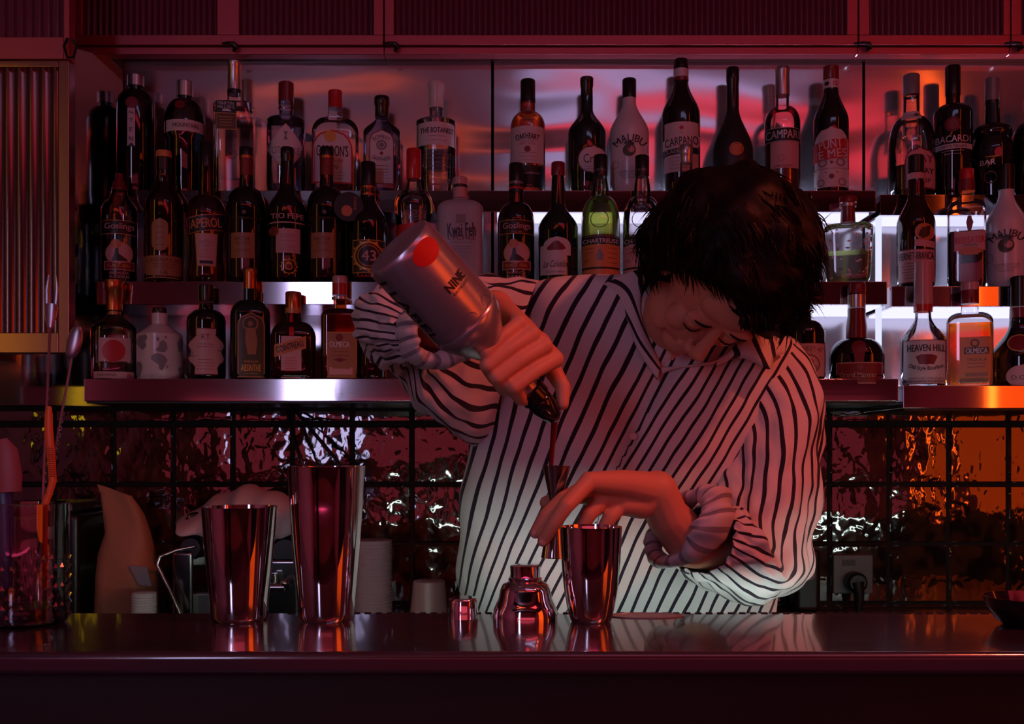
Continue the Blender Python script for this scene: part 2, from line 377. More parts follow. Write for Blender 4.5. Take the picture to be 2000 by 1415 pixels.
# tall ribbed glass cabinet at the left edge, its frame like brass
DL = 2.14
brass = bump(mat('brass_frame', (0.45, 0.22, 0.20), 0.26, 0.9), 40, 0.08, 0.002, (1, 1, 0.05))
x0, x1 = X(-240, DL), X(135, DL)
t = thing('wall_cabinet', ((x0+x1)/2, DL, Z(690, DL)), 'tall cabinet with a wavy ribbed glass door at the left edge', 'cabinet'); cx = (x0+x1)/2; zz = Z(690, DL)
MB().box(x0-cx, -1.20-cx, 0.03, 2.6-DL-0.001, 0.0, 2.78-zz).build('body', mat('cabinet_body', (0, 0, 0)), t)
mb = MB(); frame_rect(mb, x0-cx, x1-cx, 0.0, Z(118, DL)-zz, 0, 0.032, 0.05, (135-114)*DL/2000, Z(650, DL)-zz, 0.014)
fr = mb.build('door_frame', brass, t)
ribs(x0-cx+0.05, X(114, DL)-cx, Z(650, DL)-zz, Z(130, DL)-zz, 0.018, 0.024, 0.007).build('ribbed_pane', mat('amber_ribbed_glass', (0.20, 0.12, 0.13), 0.16, 0.8), fr)
mb = MB(); frame_rect(mb, x0-cx, x1-cx, Z(115, DL)-zz, 2.78-zz, 0, 0.032, 0.05, (135-124)*DL/2000, (115-72)*DL/2000, 0.03)
fr = mb.build('upper_door_frame', redm, t)
ribs(x0-cx+0.05, X(124, DL)-cx, Z(72, DL)-zz, 2.75-zz, 0.018, 0.018, 0.003).build('upper_ribbed_pane', ribg, fr)
zc_ = Z(96, DL)-zz; xx = X(140, DL)-cx
MB().tube([(xx-0.006, -0.006, zc_+0.02), (xx-0.01, -0.014, zc_), (xx-0.004, -0.012, zc_-0.022), (xx+0.008, -0.008, zc_-0.02), (xx+0.012, -0.004, zc_+0.005), (xx+0.002, -0.008, zc_+0.018)], 0.003, 8).build('door_catch', blackm, t)

# ---------------------------------------------------------------- bar and back counter
top = bump(mat('bar_top_lacquer', (0.05, 0.03, 0.045), 0.17, 0.0, spec=1.0, coat=0.6), 90, 0.05, 0.001)
CT = 1.10
t = thing('bar_counter', (0, 1.13, 0), 'long dark glossy bar counter across the foreground', 'counter')
MB().box(-2.2, 1.9, 1.012-1.13, 1.262-1.13, CT-0.024, CT, b=0.007).build('worktop', top, t)
MB().box(-2.2, 1.9, 1.045-1.13, 1.07-1.13, 0.0, CT-0.024).build('front_panel', mat('bar_panel', (0.010, 0.003, 0.003), 0.6), t)
mb = MB()
for i in range(100):
    x = X(560, 1.25)+i*0.0135
    mb.box(x, x+0.0075, 0.1225-0.0, 0.1285, CT-0.0005-0.0, CT+0.0009)
mb.build('drain_slots', mat('black_rubber', (0.01, 0.01, 0.01), 0.8), t)
back = mat('back_counter_steel', (0.10, 0.09, 0.09), 0.3, 0.8)
t = thing('back_counter', (0, 2.2, 0), 'dark steel back counter in front of the tiles', 'counter')
MB().box(-2.2, 1.9, -0.24, 0.215, 0.90, 0.93, b=0.004).build('worktop', back, t)
MB().box(-2.2, 1.9, -0.21, 0.215, 0.0, 0.90).build('cupboard', mat('cabinet_body', (0, 0, 0)), t)
# ---------------------------------------------------------------- bottles
GL = dict(
    clear=thin('glass_clear', (0.97, 0.97, 0.98), (0.80, 0.80, 0.84)),
    blue=thin('glass_blue', (0.66, 0.76, 0.92), (0.35, 0.46, 0.62)),
    smoke=thin('glass_smoke', (0.30, 0.24, 0.22), (0.06, 0.05, 0.05)),
    amberg=thin('glass_amber', (0.50, 0.16, 0.04), (0.12, 0.03, 0.01)),
    redg=thin('glass_redtint', (0.75, 0.12, 0.06), (0.3, 0.03, 0.02)),
    greeng=thin('glass_greentint', (0.74, 0.90, 0.78), (0.20, 0.52, 0.34)),
    black=mat('bottle_black_glass', (0.004, 0.004, 0.005), 0.05, spec=0.7),
    brown=mat('bottle_brown_glass', (0.014, 0.003, 0.002), 0.05, spec=0.7),
    green=mat('bottle_green_glass', (0.003, 0.014, 0.010), 0.05, spec=0.7),
    matte=mat('bottle_matte_black', (0.012, 0.012, 0.014), 0.45),
    white=mat('bottle_white_glaze', (0.62, 0.60, 0.64), 0.22, spec=0.6),
    ceramic=mat('bottle_white_ceramic', (0.62, 0.52, 0.56), 0.25, spec=0.6),
    frost=mat('bottle_frosted', (0.36, 0.36, 0.42), 0.35, spec=0.5),
)
LQ = dict(
    amber=thin('liquor_amber', (0.80, 0.22, 0.03), (0.5, 0.10, 0.01), 0.3),
    red=thin('liquor_red', (0.42, 0.02, 0.03), (0.2, 0.005, 0.01), 0.3),
    dark=mat('liquor_dark', (0.008, 0.003, 0.003), 0.2),
    gold=thin('liquor_gold', (0.98, 0.42, 0.06), (0.8, 0.2, 0.02), 0.3),
    green=thin('liquor_green', (0.70, 0.62, 0.26), (0.16, 0.48, 0.26), 0.3),
    rum=thin('liquor_rum', (0.95, 0.30, 0.12), (0.6, 0.12, 0.03), 0.3),
    herb=thin('liquor_herb', (0.30, 0.34, 0.16), (0.12, 0.16, 0.08), 0.3),
)
C = dict(white=(0.62, 0.58, 0.62), cream=(0.55, 0.45, 0.38), orange=(0.62, 0.22, 0.08), red=(0.50, 0.015, 0.02), dred=(0.18, 0.01, 0.02),
         black=(0.006, 0.006, 0.007), navy=(0.012, 0.012, 0.04), gold=(0.55, 0.30, 0.06), silver=(0.55, 0.54, 0.58), copper=(0.50, 0.16, 0.06),
         ink=(0.02, 0.012, 0.016), pale=(0.60, 0.52, 0.55), grey=(0.20, 0.19, 0.22), olive=(0.05, 0.045, 0.02), brown=(0.10, 0.03, 0.015), tan=(0.32, 0.14, 0.07), pink=(0.55, 0.30, 0.32))
METALLIC = {'silver', 'copper', 'gold'}
def cm(c, kind='paper'):
    if kind == 'cap': return mat('cap_'+c, C[c], 0.28 if c in METALLIC else 0.25, 0.9 if c in METALLIC else 0.0, spec=0.6)
    if kind == 'ink': return mat('print_'+c, C[c], 0.4, 0.5 if c in ('gold', 'silver') else 0.0)
    return mat('paper_'+c, C[c], 0.42)
def body(nh, yt, yn, ys, bh, yb, kind='dome', neck=None, foot=2.5):
    """half widths and picture rows of the glass, top to bottom"""
    p = [(nh, yt)]
    if neck: p += neck
    p.append((nh if not neck else neck[-1][0], yn)); n0 = p[-1][0]
    K = 10
    for i in range(1, K+1):
        t = i/K
        if kind == 'dome': a, b = math.sin(t*math.pi/2), 1-math.cos(t*math.pi/2)
        elif kind == 'slope': a, b = t*t*(3-2*t), t
        elif kind == 'tear': a, b = 1-(1-t)**1.5*(1-0.0*t), t
        elif kind == 'flat': a, b = (min(1, t*1.25), (0.0 if t < 0.5 else (t-0.5)*2)**1.6*0.75+0.25*t)
        else: a, b = t, t
        p.append((n0+(bh-n0)*a, yn+(ys-yn)*b))
    p += [(bh, yb-foot*1.6), (bh-foot*0.4, yb-foot*0.5), (bh-foot, yb)]
    return p
UI = dict(disc='emblem', ring='ring_mark')
def bottle(name, cx, tier, prof, glass, cap=None, liquid=None, labels=(), marks=(), label='', n=2.0, sy=1.0, group=None, yaw=0.0, dD=0.0, rf=None, cat='bottle', extra=None, D=None):
    D = D if D is not None else {1: F1+0.049, 2: F2+0.036, 3: F3+0.040, 4: F1+0.049, 5: F2+0.036, 6: F3+0.040}[tier]+dD
    s = D/FPX; yb = 880-(SZ[tier]-EYE)/s
    t = thing(name, (X(cx, D), D, SZ[tier]), label, cat, group, rz=-math.atan2(X(cx, D), D)+yaw)
    zf = lambda y: (yb-y)*s
    def conv(p): 
        q = [(max(r, 0.3)*s, zf(y)) for r, y in p]
        return q[::-1] if q[0][1] > q[-1][1] else q
    bp = conv(prof); bp[0] = (bp[0][0], 0.0); bp = [(r, max(z, 0)) for r, z in bp]
    seg = 48
    go = MB().lathe(bp, seg, sy, n, rf=rf).build('glass_body', GL[glass], t)
    def rad(z):
        for i in range(len(bp)-1):
            if bp[i][1] <= z <= bp[i+1][1]:
                u = (z-bp[i][1])/max(bp[i+1][1]-bp[i][1], 1e-9); return bp[i][0]+(bp[i+1][0]-bp[i][0])*u
        return bp[-1][0] if z > bp[-1][1] else bp[0][0]
    def surf(x, z, off, rr=None):
        r = rr if rr else rad(z)
        if n <= 2.01:
            a = max(-1.5, min(1.5, x/ max(r, 1e-4)))
            # labels are laid on by arc, but sized by what faces the viewer
            a = math.asin(max(-0.985, min(0.985, x/r)))
            return (r+off)*math.sin(a), -(r+off)*math.cos(a)*sy, z
        q = min(0.97, abs(x/r))
        return x, -(r*sy*(1-q**n)**(1/n)+off), z
    if liquid:
        lk, ly = liquid
        lp = [(max(r-0.0022, 0.0005), z+0.002) for r, z in bp if z < zf(ly)]
        lp.append((max(rad(zf(ly))-0.0022, 0.001), zf(ly)))
        MB().lathe(lp, 32, sy, n).build('liquid', LQ[lk], t)
    if cap:
        caps = cap if isinstance(cap, list) else [cap]
        for k, (cc, pts) in enumerate(caps):
            MB().lathe(conv(pts), 28).build('cap' if k == 0 else 'cap_band', cm(cc, 'cap'), t)
    def place_poly(v2, f, off, z_only=None):
        return [surf(a, b, off) for a, b in v2], f
    parts = []
    def patch(kind, x0, x1, y0, y1, off=0.0006, skew=0.0):
        w_ = (x1-x0)/2*s; mx = ((x0+x1)/2-cx)*s; z0, z1 = zf(y1), zf(y0); h = z1-z0
        R_ = 14 if kind in ('oval', 'arch', 'diamond', 'pill', 'crest', 'scallop') else 4; Cn = 14
        def wf(u):
            if kind == 'oval': return math.sqrt(max(0, 1-(2*u-1)**2))
            if kind == 'pill':
                q = w_/h; 
                if u < q: return math.sqrt(max(0, 1-((q-u)/q)**2))
                if u > 1-q: return math.sqrt(max(0, 1-((u-1+q)/q)**2))
                return 1
            if kind == 'arch':
                q = min(0.5, w_/h); return 1 if u < 1-q else math.sqrt(max(0, 1-((u-1+q)/q)**2))
            if kind == 'diamond': return 1-abs(2*u-1)**1.25
            if kind == 'taper': return 0.82+0.18*u
            if kind == 'crest': return (0.55+0.45*math.sin(math.pi*u)) + 0.12*math.cos(u*math.pi*6)-0.1*(u > 0.85)
            return 1
        v = []; f = []
        for i in range(R_+1):
            u = i/R_; ww = w_*wf(u)
            for j in range(Cn+1):
                q = (2*j/Cn-1)
                v.append(surf(mx+ww*q, z0+h*u+skew*s*q, off))
        for i in range(R_):
            for j in range(Cn):
                k = i*(Cn+1)+j; f.append((k, k+1, k+Cn+2, k+Cn+1))
        return v, f
    for k, lb in enumerate(labels):
        kind, x0, x1, y0, y1, colr = lb[:6]; sk = lb[6] if len(lb) > 6 else 0.0
        bd = lb[7] if len(lb) > 7 else None
        mb = MB()
        if bd:
            v, f = patch(kind, x0, x1, y0, y1, 0.0005, sk); mb.add(v, f, 1)
            e = lb[8] if len(lb) > 8 else 2.0
            v, f = patch(kind, x0+e, x1-e, y0+e, y1-e, 0.0008, sk); mb.add(v, f, 0)
            lo = mb.build('label', [cm(colr), cm(bd)], t)
        else:
            v, f = patch(kind, x0, x1, y0, y1, 0.0005+0.0002*k, sk); mb.add(v, f, 0); lo = mb.build('label', cm(colr), t)
        parts.append(lo)
    host = parts[0] if parts else go
    for mk in marks:
        k = mk[0]
        on = mk[-1] if isinstance(mk[-1], int) and len(mk) > 7 else 0
        hostp = parts[on] if parts and on < len(parts) else go
        mb = MB()
        if k == 'T':      # ('T', text, xc, yc, w, h, colour, {opts})
            _, tx, xc, yc, ww, hh, colr = mk[:7]; op = mk[7] if len(mk) > 7 and isinstance(mk[7], dict) else {}
            tv, tf = text_geo(tx)
            out = []
            for (a, b) in tv:
                xx = (a-0.5)*ww; yy = (b-0.5)*hh
                if 'arc' in op:        # + bends the ends down
                    R0 = op['arc']; an = xx/R0; r2 = R0+yy
                    xx, yy = r2*math.sin(an), r2*math.cos(an)-R0
                if 'rot' in op:
                    c_, s_ = math.cos(op['rot']), math.sin(op['rot']); xx, yy = xx*c_-yy*s_, xx*s_+yy*c_
                if 'slant' in op: xx += yy*op['slant']
                out.append(surf((xc-cx+xx)*s, zf(yc)+yy*s, 0.0014))
            mb.add(out, tf); 
            if op.get('bold'):
                dx = op['bold']*s
                mb.add([(a+dx, b-0.00005, c2) for a, b, c2 in out], tf); mb.add([(a, b-0.00008, c2+dx*0.7) for a, b, c2 in out], tf)
            mb.build('lettering', cm(colr, 'ink'), hostp, smooth=False, fix=False)
        elif k in ('disc', 'ring', 'tri', 'rays'):
            _, xc, yc, r_, colr = mk[:5]; ri = mk[5] if len(mk) > 5 else r_*0.82
            v = []; K = 28
            if k == 'disc':
                v = [surf((xc-cx)*s, zf(yc), 0.0017)]
                for j in (0.5, 1):
                    v += [surf((xc-cx+r_*j*math.cos(2*math.pi*q/K))*s, zf(yc)+r_*j*math.sin(2*math.pi*q/K)*s, 0.0017) for q in range(K)]
                f = [(0, 1+q, 1+(q+1) % K) for q in range(K)]+[(1+q, 1+K+q, 1+K+(q+1) % K, 1+(q+1) % K) for q in range(K)]
            elif k == 'ring':
                for rr in (ri, r_): v += [surf((xc-cx+rr*math.cos(2*math.pi*q/K))*s, zf(yc)+rr*math.sin(2*math.pi*q/K)*s, 0.0016) for q in range(K)]
                f = [(q, K+q, K+(q+1) % K, (q+1) % K) for q in range(K)]
            else:
                f = []
                for q in range(12):
                    a = 2*math.pi*q/12
                    for rr, da in ((ri, -0.12), (ri, 0.12), (r_, 0.0)):
                        v.append(surf((xc-cx+rr*math.cos(a+da))*s, zf(yc)+rr*math.sin(a+da)*s, 0.0016))
                    f.append((3*q, 3*q+1, 3*q+2))
            mb.add(v, f).build('emblem', cm(colr, 'ink'), hostp, fix=False)
        elif k == 'poly':  # ('poly', colour, [(x,y)...]) a flat printed shape
            _, colr, pts = mk[:3]
            pts = [Vector((a, b)) for a, b in pts]
            bm = bmesh.new(); vs = [bm.verts.new((a.x, a.y, 0)) for a in pts]; bm.faces.new(vs)
            bmesh.ops.triangulate(bm, faces=bm.faces); bmesh.ops.subdivide_edges(bm, edges=bm.edges, cuts=2, use_grid_fill=True)
            bm.verts.index_update()
            v = [surf((q.co.x-cx)*s, zf(q.co.y), 0.0015) for q in bm.verts]; f = [tuple(e.index for e in fc.verts) for fc in bm.faces]; bm.free()
            mb.add(v, f).build('emblem', cm(colr, 'ink'), hostp, fix=False)
        elif k == 'lines':  # ('lines', colour, xc, w, y0, y1, n) rows of fine print
            _, colr, xc, ww, y0, y1, nn = mk[:7]; rr = random.Random(int(xc+y0))
            for q in range(nn):
                y = y0+(y1-y0)*q/max(nn-1, 1); x = -ww/2*(0.7+0.3*rr.random()); xe = -x
                while x < xe:
                    l = rr.uniform(1.6, 4.5); l = min(l, xe-x)
                    v = [surf((xc-cx+a)*s, zf(y)+b*s, 0.0013) for a, b in ((x, -0.55), (x+l, -0.55), (x+l, 0.55), (x, 0.55))]
                    mb.add(v, [(0, 1, 2, 3)]); x += l+1.0
            mb.build('fine_print', cm(colr, 'ink'), hostp, smooth=False, fix=False)
    if extra: extra(t, s, zf, surf, parts)
    return t
def cap(c, hw, y0, y1, lip=0.0):
    return (c, [(hw-1.2, y0), (hw, y0+1.5), (hw, y1-3), (hw+lip, y1-2.5), (hw+lip, y1)])
def palm(xc, yc, r):
    P_ = [('disc', xc, yc, r, 'olive'), ('disc', xc+r*0.3, yc-r*0.1, r*0.5, 'pink')]
    for dx, h in ((-0.25, 1.1), (0.2, 0.9)):
        x = xc+dx*r; y = yc-h*r
        P_.append(('poly', 'ink', [(x-1, yc+r*0.8), (x+1.2, yc+r*0.8), (x+1.6-dx*2, yc-r*0.2), (x+0.8, y), (x-0.6, y), (x+0.2-dx*2, yc-r*0.2)]))
        for a in (-2.75, -2.1, -1.2, -0.5, 0.1, 2.9):
            L_ = r*0.75; ex, ey = x+L_*math.cos(a), y+L_*math.sin(a)*0.7+1.5
            mx_, my_ = x+L_*0.55*math.cos(a), y+L_*0.6*math.sin(a)-1.2
            P_.append(('poly', 'ink', [(x, y-0.8), (mx_, my_-1.2), (ex, ey), (mx_, my_+1.4), (x, y+1.0)]))
    return P_
B_ = bottle
# ---- top shelf
B_('bottle', 265, 1, body(13, 166, 178, 208, 36, 370), 'black', cap('silver', 16, 148, 170), None,
   [('rect', 250, 264, 222, 296, 'pale'), ], [('disc', 258, 212, 11, 'dred'), ('T', 'No', 257, 231, 8, 5, 'ink'), ('T', 'T', 257, 247, 6, 8, 'ink'), ('T', 'E', 257, 264, 6, 8, 'ink'), ('T', 'N', 257, 282, 7, 9, 'ink'), ('poly', 'black', [(250, 297), (257, 289), (264, 297)])],
   'black round-shouldered bottle with white vertical ribbon label, leftmost on the top shelf')
B_('bottle', 361, 1, body(14, 185, 196, 245, 39, 370, foot=6)[:-3]+[(39, 268), (34, 276), (33, 366), (30, 370)], 'smoke', cap('silver', 16, 160, 190, 0), ('dark', 276),
   [('rect', 323, 400, 245, 267, 'pale')], [('T', 'MOUNTAIN', 362, 256, 46, 8, 'ink'), ('disc', 352, 215, 9, 'dred')],
   'smoky bottle with silver cap and white band around its shoulder, top shelf')
B_('bottle', 458, 1, body(13, 185, 203, 215, 38, 370, 'flat'), 'clear', [('silver', [(12, 120), (14, 122), (14, 130), (12.5, 132), (13.5, 178)]), ('black', [(13.8, 177), (13.8, 186)])], None,
   [('rect', 427, 466, 208, 232, 'black'), ('rect', 427, 466, 232, 264, 'brown', 0, 'gold', 1.2)],
   [('T', 'MARTIN', 446, 214, 30, 6, 'silver'), ('T', "MILLER'S", 446, 221, 32, 6, 'silver'), ('lines', 'gold', 446, 30, 240, 256, 4), ('ring', 458, 312, 9, 'dred'), ('poly', 'silver', [(438, 229), (442, 225), (447, 229), (452, 225), (457, 229)])],
   'tall square clear bottle with long silver stopper and black and gold label, top shelf', n=7, sy=0.9, yaw=-0.12)
B_('bottle', 559, 1, body(14, 198, 224, 240, 37, 370, 'slope', neck=[(15, 205), (13.5, 208), (15, 212), (13.5, 216)]), 'blue', [('dred', [(13, 162), (15, 164), (15, 196), (15, 200)]), ], None,
   [('diamond', 522, 594, 252, 346, 'white', 0, 'pink', 1.5)],
   [('T', 'CITADELLE', 558, 304, 52, 13, 'grey'), ('lines', 'grey', 558, 34, 318, 328, 2), ('poly', 'grey', [(554, 268), (562, 268), (559, 276), (562, 284), (554, 284), (557, 276)])],
   'pale blue bottle with a large white diamond label, top shelf', n=2.6, rf=lambda a, z: 1+0.012*abs(math.sin(a*9)))
B_('bottle', 655, 1, body(12.5, 208, 232, 262, 45, 370, 'dome', neck=[(13, 212), (15, 230)]), 'clear', [('red', [(12, 178), (14, 180), (14, 210), (15, 213)])], None,
   [('arch', 610, 688, 262, 366, 'white', 0, 'red', 3.2), ('rect', 616, 682, 286, 360, 'pale')],
   [('T', "GORDON'S", 649, 303, 60, 21, 'ink', {'bold': 0.6}), ('T', 'LONDON DRY', 650, 322, 42, 6, 'red'), ('T', 'GIN', 650, 334, 18, 9, 'ink'), ('lines', 'grey', 650, 50, 344, 356, 3), ('disc', 645, 275, 11, 'gold'), ('ring', 645, 275, 8, 'brown', 6.5)],
   'broad clear bottle with red cap, red edged white label and gold seal, top shelf', n=4.5, sy=0.62)
B_('bottle', 746, 1, body(12, 228, 232, 264, 36, 370, 'slope'), 'blue', [('black', [(14, 190), (15, 192), (15, 205), (13.5, 207), (13.5, 230)])], None,
   [('arch', 722, 769, 262, 367, 'white', 0, 'dred', 1.8), ('rect', 738, 748, 197, 227, 'pink')],
   [('T', 'BOMBAY', 745, 276, 34, 8, 'ink', {'arc': 22}), ('ring', 745, 292, 10, 'grey', 6.5), ('disc', 745, 292, 5, 'grey'), ('disc', 745, 308, 3.2, 'dred'), ('T', 'SAPPHIRE', 745, 320, 36, 8, 'ink', {'arc': -30}), ('lines', 'ink', 746, 30, 332, 345, 3), ('lines', 'grey', 746, 30, 350, 362, 3)],
   'pale blue square bottle with black cap and arched white label, top shelf', n=5, sy=0.8)
B_('bottle', 852, 1, body(13, 212, 234, 246, 39, 370, 'flat'), 'clear', [('white', [(15, 162), (16, 164), (16, 176), (14.5, 178), (14.5, 213)])], None,
   [('rect', 814, 890, 250, 294, 'white')], [('T', 'THE BOTANIST', 853, 266, 62, 10, 'ink', {'bold': 0.3}), ('lines', 'grey', 853, 40, 277, 285, 2), ('lines', 'grey', 852, 60, 303, 360, 8)],
   'round clear bottle with white cap and white wrap label, left panel end, top shelf')
B_('bottle', 1031, 1, body(14, 196, 222, 252, 34, 375, 'dome'), 'clear', [('black', [(13, 157), (14.5, 159), (14.5, 196), (15, 200)])], ('rum', 204),
   [('rect', 998, 1061, 256, 328, 'pale'), ('rect', 998, 1064, 332, 374, 'black')],
   [('T', 'OAKHEART', 1030, 276, 44, 11, 'ink', {'arc': 90, 'bold': 0.4}), ('T', 'SMOOTH RUM', 1030, 286, 26, 3.5, 'grey'), ('T', 'SPIRIT DRINK', 1030, 291, 30, 3.8, 'red'), ('disc', 1030, 301, 6, 'dred'), ('lines', 'grey', 1030, 34, 308, 322, 3), ('T', 'AL BEVERAGE', 1035, 347, 36, 4, 'silver')],
   'amber rum bottle with black cap and pale label, first on the middle panel, top shelf')
B_('bottle', 1146, 1, body(12, 190, 215, 262, 37, 375, 'slope'), 'green', [('black', [(11.5, 152), (13, 154), (12.5, 170), (11.5, 172), (12, 196)])], None,
   [('oval', 1128, 1192, 293, 350, 'white', 0, 'brown', 2.5)], [('T', 'Cr', 1149, 320, 18, 17, 'ink'), ('lines', 'grey', 1152, 20, 335, 340, 2)],
   'dark green long-necked bottle with an oval white label, top shelf')
MAL = lambda x, y: [('T', 'MALIBU', x, y, 62, 14, 'ink', {'arc': 40, 'bold': 0.4})]
B_('bottle', 1229, 1, body(13, 188, 200, 262, 38, 375, 'slope', foot=5), 'white', [('black', [(12, 155), (13.5, 157), (13.5, 193)])], None, [],
   MAL(1230, 280)+palm(1229, 304, 12)+[('T', 'CARIBBEAN RUM', 1228, 345, 38, 4, 'grey'), ('T', 'WITH COCONUT', 1228, 351, 36, 4, 'grey'), ('T', 'FLAVOUR', 1228, 357, 22, 4, 'grey'), ('ring', 1203, 330, 7, 'grey', 6.2)],
   'white glazed bottle with black cap, arched lettering and palm emblem, on the top shelf')
B_('bottle', 1330, 1, body(13, 134, 162, 228, 37, 375, 'slope', neck=[(14, 140), (14, 160)]), 'black', [('black', [(12.5, 117), (14, 119), (14, 134)]), ('white', [(14.6, 137), (14.6, 153)]), ('dred', [(14.7, 154), (14.7, 160)])], None,
   [('rect', 1299, 1363, 249, 345, 'pale'), ('rect', 1296, 1366, 277, 296, 'pale', 4), ('rect', 1296, 1366, 299, 311, 'navy', 2)],
   [('T', 'CARPANO', 1331, 286, 62, 16, 'ink', {'rot': 0.08, 'bold': 0.3}), ('T', 'CLASSICO', 1320, 305, 44, 7, 'silver', {'rot': 0.04}), ('disc', 1331, 261, 4, 'red'), ('lines', 'grey', 1331, 8, 270, 270, 1), ('lines', 'grey', 1331, 50, 318, 338, 4)],
   'tall black bottle with white neck band and pale square label, top shelf behind the head')
B_('bottle', 1431, 1, body(11.5, 140, 210, 300, 39.5, 375, 'slope', foot=5), 'matte', [('black', [(11, 133), (12.4, 135), (12.4, 160), (11.6, 162), (12, 212)])], None, [],
   [('disc', 1438, 302, 13, 'copper'), ('ring', 1438, 302, 11, 'dred', 9.5)], 'matte black teardrop bottle with round copper seal, above the head')
B_('bottle', 1528, 1, body(12.5, 182, 210, 245, 34, 375, 'dome'), 'clear', [('silver', [(12.5, 132), (14, 134), (14, 140), (13.4, 142), (14, 188)])], ('red', 262),
   [('rect', 1494.5, 1561.5, 259, 285, 'black', 0, 'silver', 1), ('rect', 1506, 1558, 286, 337, 'pink')],
   [('T', 'CAMPARI', 1528, 272, 61, 16, 'silver', {'bold': 0.5}), ('rays', 1526, 318, 9, 'dred', 4), ('lines', 'dred', 1530, 36, 332, 334, 2)],
   'clear bottle of red aperitif with silver cap and black band, top shelf')
B_('bottle', 1623, 1, body(12.5, 155, 178, 240, 33.5, 375, 'slope', neck=[(14, 158), (14, 176)]), 'black', [('dred', [(12.5, 130), (15, 132), (15, 155), (14, 157)]), ('white', [(14.6, 158), (14.6, 175)])], None,
   [('arch', 1593, 1654, 257, 337, 'pale'), ('rect', 1590, 1656, 282, 320, 'red', 4), ('rect', 1592, 1655, 338, 373, 'pale')],
   [('T', 'PUNT', 1622, 290, 42, 18, 'white', {'rot': 0.10, 'bold': 0.5}), ('T', 'E MES', 1626, 309, 50, 16, 'white', {'rot': 0.10, 'bold': 0.5}), ('ring', 1608, 326, 8, 'grey', 5), ('ring', 1640, 326, 8, 'grey', 5), ('disc', 1624, 326, 3, 'dred'), ('disc', 1624, 353, 5, 'dred'), ('poly', 'ink', [(1592, 344), (1655, 344), (1655, 346), (1592, 346)]), ('ring', 1605, 364, 7, 'grey', 5), ('ring', 1643, 364, 7, 'grey', 5), ('disc', 1616, 167, 4, 'ink'), ('T', 'IS', 1631, 167, 8, 9, 'red')],
   'black bottle with dark red cap and slanted red label, beside the top panel seam')
B_('bottle', 1780, 4, body(12, 188, 230, 292, 44, 380, 'dome', neck=[(15, 190), (15, 220), (19, 243), (15, 250), (14, 258), (17, 268)])[:], 'clear', [('grey', [(14, 147), (15.5, 149), (15.5, 187)]), ], ('dark', 330),
   [('arch', 1768, 1824, 300, 379, 'pink', 0, 'dred', 2), ('rect', 1762, 1798, 222, 242, 'white')],
   [('T', 'AY', 1806, 322, 24, 14, 'dred', {'bold': 0.5}), ('T', 'DAY', 1806, 345, 26, 11, 'ink', {'bold': 0.4}), ('T', 'OP', 1806, 364, 16, 9, 'ink'), ('disc', 1789, 231, 5, 'ink')],
   'curvy clear bottle with waisted neck and pink label, first of the right section, top shelf')
B_('bottle', 1861, 4, body(13, 185, 206, 226, 36, 380, 'dome'), 'black', [('black', [(13, 130), (14.2, 132), (14.2, 187)])], None,
   [('rect', 1827, 1895, 290, 300, 'silver'),], [('ring', 1861, 253, 14, 'dred', 12), ('disc', 1861, 253, 11, 'dred'), ('poly', 'black', [(1853, 250), (1857, 252), (1861, 249), (1865, 252), (1869, 250), (1866, 258), (1861, 256), (1856, 258)]),
    ('T', 'BACARDI', 1861, 281, 60, 13, 'silver', {'bold': 0.5}), ('T', 'CARTA NEGRA', 1861, 295, 50, 6, 'ink'), ('lines', 'silver', 1861, 40, 304, 310, 2)],
   'black straight bottle with red round emblem and long black cap, top shelf right section')
B_('bottle', 1938, 4, body(11, 172, 245, 262, 36, 380, 'dome', neck=[(13, 206), (15, 260), (15.5, 264)])[:-3]+[(35, 268), (32, 273), (36, 285), (37, 296), (37, 374), (35, 380)], 'black', [('grey', [(11, 153), (13, 155), (14, 190), (14, 198)]), ('black', [(14, 198), (14, 205)])], None,
   [], [('T', 'BAR', 1930, 326, 27, 10, 'silver', {'bold': 0.3}), ('poly', 'gold', [(1906, 314), (1974, 314), (1974, 316), (1906, 316)]), ('ring', 1935, 355, 12, 'dred', 10)],
   'black bottle with ringed shoulder and grey capped neck, top shelf right section', n=2.4)
B_('bottle', 2014, 4, body(12, 225, 240, 275, 34, 380, 'dome'), 'black', [('black', [(12, 194), (14, 196), (14, 226)])], None, [], [], 'black bottle cut off by the right edge on the top shelf')
# ---- middle shelf
GOS = lambda cx: [('rect', cx-33, cx+33, 437, 464, 'black', 0, 'orange', 1.2), ('oval', cx-25, cx+25, 478, 524, 'pink', 0, 'gold', 2.0), ('rect', cx-27, cx+27, 516, 533, 'dred', 0, 'pink', 1.5)]
GOSM = lambda cx: [('T', 'Goslings', cx, 450, 52, 15, 'pink', {'bold': 0.3}), ('disc', cx-6, 483, 9, 'copper'), ('poly', 'ink', [(cx-7, 490), (cx-2, 490), (cx-1, 502), (cx+14, 512), (cx+14, 516), (cx-14, 516), (cx-9, 504)]), ('T', 'BLACK SEAL', cx, 524.5, 42, 6, 'gold'), ('T', 'BERMUDA', cx, 539, 34, 5, 'pink'), ('T', 'BLACK RUM', cx, 546, 34, 5, 'pink')]
B_('bottle', 233, 2, body(14, 372, 376, 412, 34, 550, 'slope', neck=[(15, 376)]), 'clear', [('dred', [(7, 340), (8, 352), (12, 358), (13, 366), (14.5, 368), (14.5, 373)])], ('dark', 530), GOS(233), GOSM(233),
   'clear rum bottle with black band and round pictorial label, leftmost on the middle shelf')
